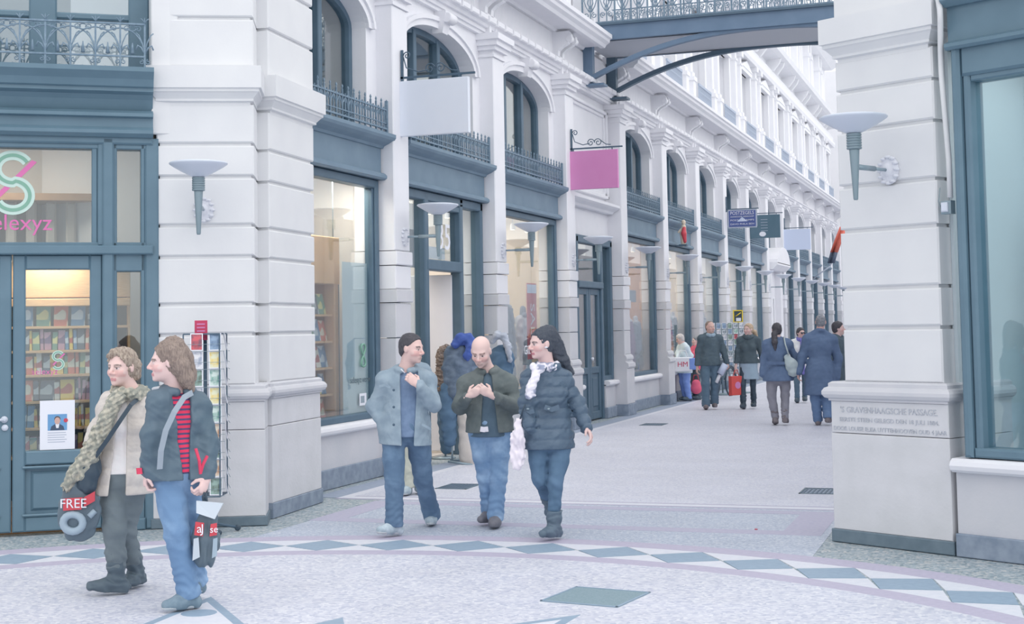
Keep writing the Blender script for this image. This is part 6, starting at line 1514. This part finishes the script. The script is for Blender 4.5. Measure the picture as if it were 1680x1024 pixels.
# ------------------------------------------------------------------ racks, framed sign and bicycle far along the passage
def far_rack(px, py, ytop, w, label, cols):
    g = gnd(px, py); o = thing('postcard_rack', label, 'rack', tuple(g), .25); D = float(g @ FV); H = at(px, ytop, D)[2]
    MB().tube([(0, 0, 0), (0, 0, H)], .02, 6).lathe([(.3, 0), (.3, .03), (.04, .05)], 16).build('pole', 'nickel_dark', o)
    b = MB()
    for sx in (-w, w): b.box(sx-.01, sx+.01, -.05, .05, .5, H)
    for i in range(9): b.box(-w, w, -.07, -.06, .5+(H-.5)*i/9, .52+(H-.5)*i/9)
    b.build('wire_frame', 'nickel_dark', o)['kind'] = 'stuff'
    for i in range(9):
        for j in range(cols):
            M = Matrix.Translation(tuple(g)) @ Matrix.Rotation(.25, 4, 'Z') @ Matrix.Translation((-w+2*w*(j+.5)/cols, -.09, .52+(H-.5)*i/9)) @ Matrix.Rotation(math.radians(-10), 4, 'X')
            postcard(M, PCM[(i*5+j*3+i*j) % 8] if random.random() < .35 else PCM[(2, 3, 6)[(i+j) % 3]], 'postcards on the far racks', 'postcard in the %s row, %s column of the %s' % (NTH[8-i], ORD[j], 'far rack under the yellow sign' if 'yellow' in label else 'rack behind the walking man'))
    return o
far_rack(1186, 648, 532, .27, 'postcard rack right behind the man in the dark jacket', 4); far_rack(1214, 645, 531, .27, 'postcard rack under the yellow framed sign', 4)
g = gnd(1214, 645); ys = thing('framed_sign', 'black sign in a yellow frame above the far postcard rack', 'sign', tuple(g), .25); mat('yellow', (240, 214, 70), .6)
zc = at(1214, 519, float(g @ FV))[2]
MB().bbox_(-.1, .1, -.03, 0, zc-.14, zc+.14, .004).build('board', 'leather_dark', ys); b = MB().box(-.12, .12, -.04, .01, zc+.13, zc+.155).box(-.12, .12, -.04, .01, zc-.155, zc-.13).box(-.12, -.095, -.04, .01, zc-.14, zc+.14).box(.095, .12, -.04, .01, zc-.14, zc+.14); b.build('frame', 'yellow', ys)
MB().box(-.05, .07, -.034, -.03, zc-.12, zc-.04).build('price_label', 'print_white', ys); MB().tube([(-.06, -.033, zc+.0), (.07, -.033, zc+.09)], .012, 5).build('diagonal_mark', 'yellow', ys); MB().tube([(0, 0, zc-.5), (0, 0, zc)], .015, 6).build('post', 'nickel_dark', ys)
g = gnd(1186, 651.5); bi = thing('bicycle', 'dark bicycle parked behind the man in the dark jacket', 'bicycle', tuple(g), CY+1.05)
def wheel(x, nm='wheel'):
    b = MB().tube([(x+.33*math.cos(t), 0, .34+.33*math.sin(t)) for t in np.linspace(0, 2*PI, 29)[:-1]], .022, 6, closed=True); o = b.build(nm, 'leather_dark', bi); b = MB()
    for i in range(8):
        t = i*PI/4; b.tube([(x, 0, .34), (x+.32*math.cos(t), 0, .34+.32*math.sin(t))], .005, 4)
    b.build('spokes', 'nickel', o)['kind'] = 'stuff'; MB().tube([(x+.36*math.cos(t), 0, .35+.36*math.sin(t)) for t in np.linspace(.3, PI-.1, 12)], .025, 6).build('mudguard', 'leather_dark', bi)
wheel(-.52); wheel(.52)
MB().tube([(-.52, 0, .34), (-.05, 0, .3), (.38, 0, .8)], .018, 6).tube([(-.52, 0, .34), (-.2, 0, .82), (-.05, 0, .3)], .018, 6).tube([(-.17, 0, .75), (.36, 0, .78)], .018, 6).build('frame', 'iron_dark', bi); MB().tube([(.52, 0, .34), (.38, 0, .8), (.34, 0, 1.02)], .016, 6).tube([(.34, -.25, 1.05), (.36, 0, 1.03), (.34, .25, 1.05)], .014, 6).build('handlebar', 'nickel', bi)
MB().lathe([(.02, .82), (.08, .86), (.09, .9), (.0, .92)], 12, (-.22, 0, 0)).build('saddle', 'leather_dark', bi); MB().bbox_(-.85, -.35, -.2, .2, .55, .9, .03).build('pannier', 'leather_dark', bi)
# ------------------------------------------------------------------ people further along the passage
cloth('sky_jacket', (196, 210, 228), None, 9); cloth('blue_trousers', (112, 138, 198), None, 9); cloth('red_jacket', (206, 92, 116), None, 9); cloth('dark_jacket', (74, 90, 100), None, 9); cloth('dark_jeans', (82, 104, 122), None, 9)
cloth('grey_skirt', (142, 162, 178), None, 9); cloth('black_knit', (70, 84, 92), None, 9); cloth('navy_wool', (84, 103, 132), None, 9); cloth('navy_coat', (80, 99, 128), None, 9); cloth('taupe', (128, 128, 138), None, 9); cloth('blue_grey', (92, 116, 150), None, 9)
cloth('white_jacket', (216, 220, 230), None, 9); cloth('purple', (112, 110, 176), None, 9); cloth('khaki', (182, 184, 172), (168, 172, 160), 9); cloth('brown_boot', (112, 106, 110), None, 9)
def quick(label, foot, ytop, yaw=0, head_yaw=None, stride=.0, sw=.115, arms=None, skin=SK, hair=(110, 104, 104), vox=.0125, build=1.0, fem=False, pitch=0, lean=0, headx=0, over=None, **kw):
    xf, yf = foot; H = yf-ytop; c = math.cos(math.radians(yaw)); s_ = math.sin(math.radians(yaw)); facing = 1 if c > -.2 else -1
    g = gnd(*foot); pm = CF/float(g @ FV)
    def P(u, h, f=0): # u across the body (m, viewer right when facing the camera), h fraction of height, f forward (m)
        ca = abs(c) if abs(c) > .35 else .35
        X = u*ca; dy = -f*c+(u*s_ if c >= 0 else -u*s_)
        return (xf+(X+f*s_+lean*h)*pm, yf-h*H, dy)
    Hm = H/pm; w = sw*Hm
    J = dict(nk=P(0, .845, .0), sL=P(-w, .815), sR=P(w, .815), eL=P(-w*1.18, .64, -.03), eR=P(w*1.18, .64, -.03), wL=P(-w*1.22, .49, .06), wR=P(w*1.22, .49, .06),
             hL=P(-.055*Hm, .52), hR=P(.055*Hm, .52), kL=P(-.055*Hm, .285, .04+stride*.5), kR=P(.055*Hm, .285, .04-stride*.3), aL=P(-.05*Hm, .05, stride), aR=P(.05*Hm, .05+(.03 if stride else 0), -stride), tL=P(-.055*Hm, .012, stride+.14), tR=P(.055*Hm, .012+(.012 if stride else 0), -stride+.13))
    if over: J.update(over)
    hy = head_yaw if head_yaw is not None else yaw
    a = math.radians(hy)
    hd = P(0, .93, .025); hd = (hd[0]+headx, hd[1], hd[2])
    hs = Hm*.131/.225
    return Person(label, foot, J, (*hd, hy, pitch, hs), skin=skin, hair=hair, vox=vox, build=build*Hm/1.75, fem=fem, facing=facing, group='passers-by in the passage', **kw)
def handy(p, q, d=(0, -.2, -1), n=None, curl=.7):
    pass
# elderly woman at the window
p = quick('white haired elderly woman in a pale blue jacket bending to a shop window', (1128, 658), 549, -62, -85, lean=-.12, fem=True, build=1.1, pitch=22, headx=-3, vox=.0135,
   over=dict(wL=(1112, 588, -.25), wR=(1114, 590, -.1), eL=(1112, 580, 0), eR=(1134, 584, -.1)), hands=[('R', (1108, 590, -.15), (0, .5, .5), (0, -1, 0), dict(curl=.6))])
p.trousers('blue_trousers', (.11, .085, .075, .075)); p.shoes('boot_dark'); p.top('jacket', 'sky_jacket', (1130, 612, 0), g=.035, flare=.03); p.hair('hair_white', vol=.008, cutp=((.065, .07), (-.01, -.06)))
bg_ = thing('tote_bag', 'white tote bag with red letters held by the elderly woman', 'bag', tuple(p.g), CY); q = p.loc(1121, 598, -.28)
MB().bbox_(q[0]-.2, q[0]+.2, q[1]-.06, q[1]+.06, q[2]-.16, q[2]+.16, .02).build('body', 'print_white', bg_); MB().tube([q+V(-.1, 0, .16), q+V(-.06, 0, .3), q+V(.06, 0, .3), q+V(.1, 0, .16)], .012, 6).build('handle', 'print_white', bg_); text('HM', .16, 'card_crimson', bg_, q+V(-.02, -.064, 0), (PI/2, 0, 0), 'bag_lettering', .002)
MB().bbox_(q[0]+.12, q[0]+.3, q[1]-.07, q[1]+.0, q[2]-.12, q[2]+.14, .02).build('side_pocket', 'blue_trousers', bg_)
# companion in red
p = quick('grey haired person in a red jacket standing behind the elderly woman', (1143, 656), 552, -60, -80, vox=.0145, build=1.0, fem=True, hair=(150, 150, 156))
p.trousers('dark_jacket', (.1, .08, .07, .07)); p.shoes('boot_dark'); p.top('jacket', 'red_jacket', (1143, 606, 0), g=.03); p.hair('hair_grey', vol=.004)
rb = thing('handbag', 'red handbag hanging beside the person in the red jacket', 'bag', tuple(p.g), CY); q = p.loc(1142, 630, -.22); F = Field(q-.3, q+.3, .012); F.cone(q, q-V(0, 0, .1), .1, .13, .03, (V(0, 1, 0), 1.8)); F.mesh('body', 'red_jacket', rb); MB().tube([q+V(-.07, 0, .05), q+V(-.04, 0, .2), q+V(.04, 0, .2), q+V(.07, 0, .05)], .01, 6).build('handle', 'bag_red', rb)
# man in the dark jacket
p = quick('man in a dark jacket and jeans carrying a rolled paper', (1165, 672), 527, 5, 28, stride=.05, stubble=.15, hair=(140, 120, 112), skin=(222, 186, 176),
   over=dict(wR=(1193, 596, -.02), eR=(1186, 572, .03), wL=(1144, 603, -.02), eL=(1146, 577, .03)), hands=[('R', (1196, 604, -.04), (-.8, .2, 0), (0, -1, 0), dict(curl=.9)), ('L', (1143, 614, -.04), (.8, .2, 0), (0, -1, 0), dict(curl=.6))])
p.trousers('dark_jeans', (.1, .085, .078, .085)); p.shoes('brown_boot'); p.top('jacket', 'dark_jacket', (1165, 600, 0), g=.034, sleeve=(.08, .07, .056)); wrap(p, 'scarf', 'grey_skirt', [neck_ring(p, .07, .02, .035)], vox=.0125); p.hair('hair_brown', vol=-.004, cutp=((.03, .095), (-.03, -.02)))
rp = thing('rolled_paper', 'blue and white rolled paper in the hand of the man in the dark jacket', 'paper', tuple(p.g), CY)
MB().tube([p.loc(1190, 598, -.1), p.loc(1181, 614, -.12)], .07, 8).build('roll', 'sign_pale', rp); MB().tube([p.loc(1181, 615, -.12), p.loc(1175, 628, -.12)], .035, 8).build('tip', 'print_white', rp)
# woman with the grey skirt
p = quick('blond woman in a black jumper and grey skirt looking aside', (1228, 671), 531, -12, -48, stride=.10, fem=True, build=.97, hair=(180, 160, 140), lip=(200, 140, 146), hands=[('L', (1206, 612, -.08), (.8, .2, 0), (0, -1, 0), dict(curl=.8)), ('R', (1252, 612, -.06), (-.8, .2, 0), (0, -1, 0), dict(curl=.6))], over=dict(wL=(1207, 603, -.05), eL=(1210, 578, .02), wR=(1250, 604, -.03), eR=(1249, 578, .02)))
p.trousers('leather_dark', (.085, .062, .056, .048), name='tights', fold=(.002, .1)); p.shoes('leather_dark', boot=.5); p.top('skirt', 'grey_skirt', (1228, 622, 0), g=.012, flare=.03, armless='LR', fold=(.003, .1)); p.top('jumper', 'black_knit', (1228, 596, 0), g=.03); wrap(p, 'scarf', 'black_knit', [neck_ring(p, .075, .02, .045)], vox=.0125); p.hair('hair_blond', vol=.002, pts=[[p.loc(1238, 545, .05), p.loc(1242, 556, .06)]], r=[[.05, .03]])
rb = thing('paper_bag', 'red paper carrier bag held by the woman in the grey skirt', 'bag', tuple(p.g), CY+.5)
q = p.loc(1208, 632, -.1); ca, sa_ = math.cos(-.5), math.sin(-.5); q = V(q[0]*ca-q[1]*sa_, q[0]*sa_+q[1]*ca, q[2]); mat('bag_scarlet', (222, 92, 88), .5)
MB().bbox_(q[0]-.15, q[0]+.15, q[1]-.05, q[1]+.05, q[2]-.2, q[2]+.18, .008).build('body', 'bag_scarlet', rb); MB().tube([q+V(-.07, 0, .18), q+V(-.03, 0, .3), q+V(.03, 0, .3), q+V(.07, 0, .18)], .008, 6).build('handle', 'bag_scarlet', rb); MB().lathe([(.07, -.002), (.07, .002)], 14, q+V(0, -.053, 0), M=Matrix.Rotation(PI/2, 4, 'X')).build('printed_disc', 'sign_pink', rb)
# couple in navy seen from behind
p = quick('woman in a belted navy coat walking away with a pale shoulder bag', (1280, 698), 530, 176, 180, stride=-.06, fem=True, hair=(92, 90, 100), over=dict(wL=(1250, 616, .0), eL=(1253, 588, .05), wR=(1304, 616, -.02), eR=(1305, 586, .03), nk=(1274, 557, .0), sL=(1255, 563, 0), sR=(1296, 562, 0), hL=(1266, 622, 0), hR=(1288, 622, 0), kL=(1266, 650, 0), aL=(1272, 684, .05), tL=(1272, 697, .14), kR=(1288, 648, .02), aR=(1288, 684, -.02), tR=(1290, 694, .1)), headx=-6)
p.trousers('taupe', (.095, .075, .068, .062)); p.shoes('brown_boot', boot=.5); p.top('coat', 'navy_wool', (1276, 625, 0), g=.034, flare=.06, skirt=.25); p.hair('hair_dark', vol=.0, cutp=((.075, .08), (.03, -.06)), pts=[[p.loc(1270, 548, -.08), p.loc(1271, 562, -.13), p.loc(1272, 574, -.13)]], r=[[.05, .045, .02]]); surf_strip(p, [p.loc(1258, 596, -.17), p.loc(1274, 596, -.19), p.loc(1292, 596, -.16)], .05, .02, 'navy_coat', 'belt')
hb = thing('shoulder_bag', 'pale grey leather shoulder bag of the woman in the belted navy coat', 'bag', tuple(p.g), CY); mat('leather_pale', (176, 190, 194), .45, bump=.2, bscale=30); q = p.loc(1298, 598, -.16)
F = Field(q-.4, q+.4, .012); F.chain([q+V(-.07, 0, .12), q, q+V(.03, 0, -.12)], [.05, .10, .09], .04, (V(0, 1, 0), 1.6)); F.folds(.006, .1, 2); F.mesh('body', 'leather_pale', hb); MB().tube([p.loc(1294, 582, -.2), p.loc(1288, 564, -.14), p.loc(1286, 553, -.05)], .014, 6).build('strap', 'leather_pale', hb)
p = quick('tall balding man in a long navy overcoat walking away', (1350, 698), 516, 172, 165, stride=.06, hair=(150, 140, 136), skin=(216, 176, 168), sw=.125, over=dict(wL=(1310, 612, .0), eL=(1316, 585, .05), wR=(1372, 622, .0), eR=(1375, 588, .03), nk=(1345, 544, 0), sL=(1322, 555, 0), sR=(1368, 556, 0), hL=(1334, 620, 0), hR=(1357, 620, 0), kL=(1338, 655, 0), kR=(1356, 655, .0)), headx=-4, hands=[('L', (1309, 624, .02), (.8, -.2, 0), (0, 1, 0), dict(curl=.7))])
p.trousers('blue_grey', (.1, .08, .072, .075)); p.shoes('shoe_brown' if False else 'brown_boot'); p.top('overcoat', 'navy_coat', (1345, 648, 0), g=.04, flare=.05, skirt=.27, sleeve=(.085, .075, .06), collar=(.08, .02, .022)); p.hair('hair_grey', vol=-.006, cutp=((-.03, .10), (.0, -.06)))
# woman with sunglasses beyond them
p = quick('woman in a white jacket and purple scarf wearing sunglasses', (1314, 661), 538, 0, 20, fem=True, vox=.0135, hair=(110, 100, 100), stride=.05)
p.trousers('dark_jeans', (.09, .07, .06, .06)); p.shoes('boot_dark'); p.top('jacket', 'white_jacket', (1314, 608, 0), g=.03); p.hair('hair_dark', vol=.006); wrap(p, 'scarf', 'purple', [neck_ring(p, .075, .02, .04), [(p.loc(1316, 562, -.16), .04), (p.loc(1316, 590, -.18), .045), (p.loc(1318, 612, -.17), .04)]], vox=.0135)
T = lambda v: p.hc+(p.H.T @ (np.array(v)*p.hs))
for s_ in (-1, 1): MB().tube([T((s_*.012, .105, .002)), T((s_*.055, .096, .002))], .02, 8).build('sunglass_lens', 'leather_dark', p.ob)
# person half hidden by the pier
p = quick('person in dark clothes half hidden behind the pier, dark hair', (1374, 684), 528, 60, 75, vox=.0135, hair=(96, 92, 96), hands=())
p.trousers('dark_jacket', (.1, .08, .07, .07)); p.shoes('boot_dark'); p.top('coat', 'dark_jacket', (1374, 640, 0), g=.03); p.hair('hair_dark', vol=.006)
p = quick('white haired person at the pier beyond the navy overcoat', (1371, 668), 530, 150, 160, vox=.0145, hair=(200, 198, 200))
p.trousers('dark_jeans', (.1, .08, .07, .07)); p.shoes('boot_dark'); p.top('coat', 'dark_jacket', (1371, 620, 0), g=.03); p.hair('hair_white', vol=.006)
# person whose khaki trousers show behind the man in grey
p = quick('person in khaki trousers almost hidden behind the man in the grey jacket', (676, 812), 558, 0, 10, vox=.011, sw=.09, over=dict(kL=(668, 770, 0), aL=(668, 796, 0), tL=(664, 812, -.12), kR=(684, 768, .0), aR=(688, 792, .1), tR=(692, 808, -.02), hL=(664, 690, 0), hR=(684, 690, 0), wL=(650, 680, -.05), wR=(694, 680, -.05), eL=(648, 650, 0), eR=(696, 650, 0)))
p.trousers('khaki', (.1, .085, .08, .085)); p.shoes('sneaker', 'sole_white'); p.top('jacket', 'wool_grey', (676, 690, 0), g=.02); p.hair('hair_dark')
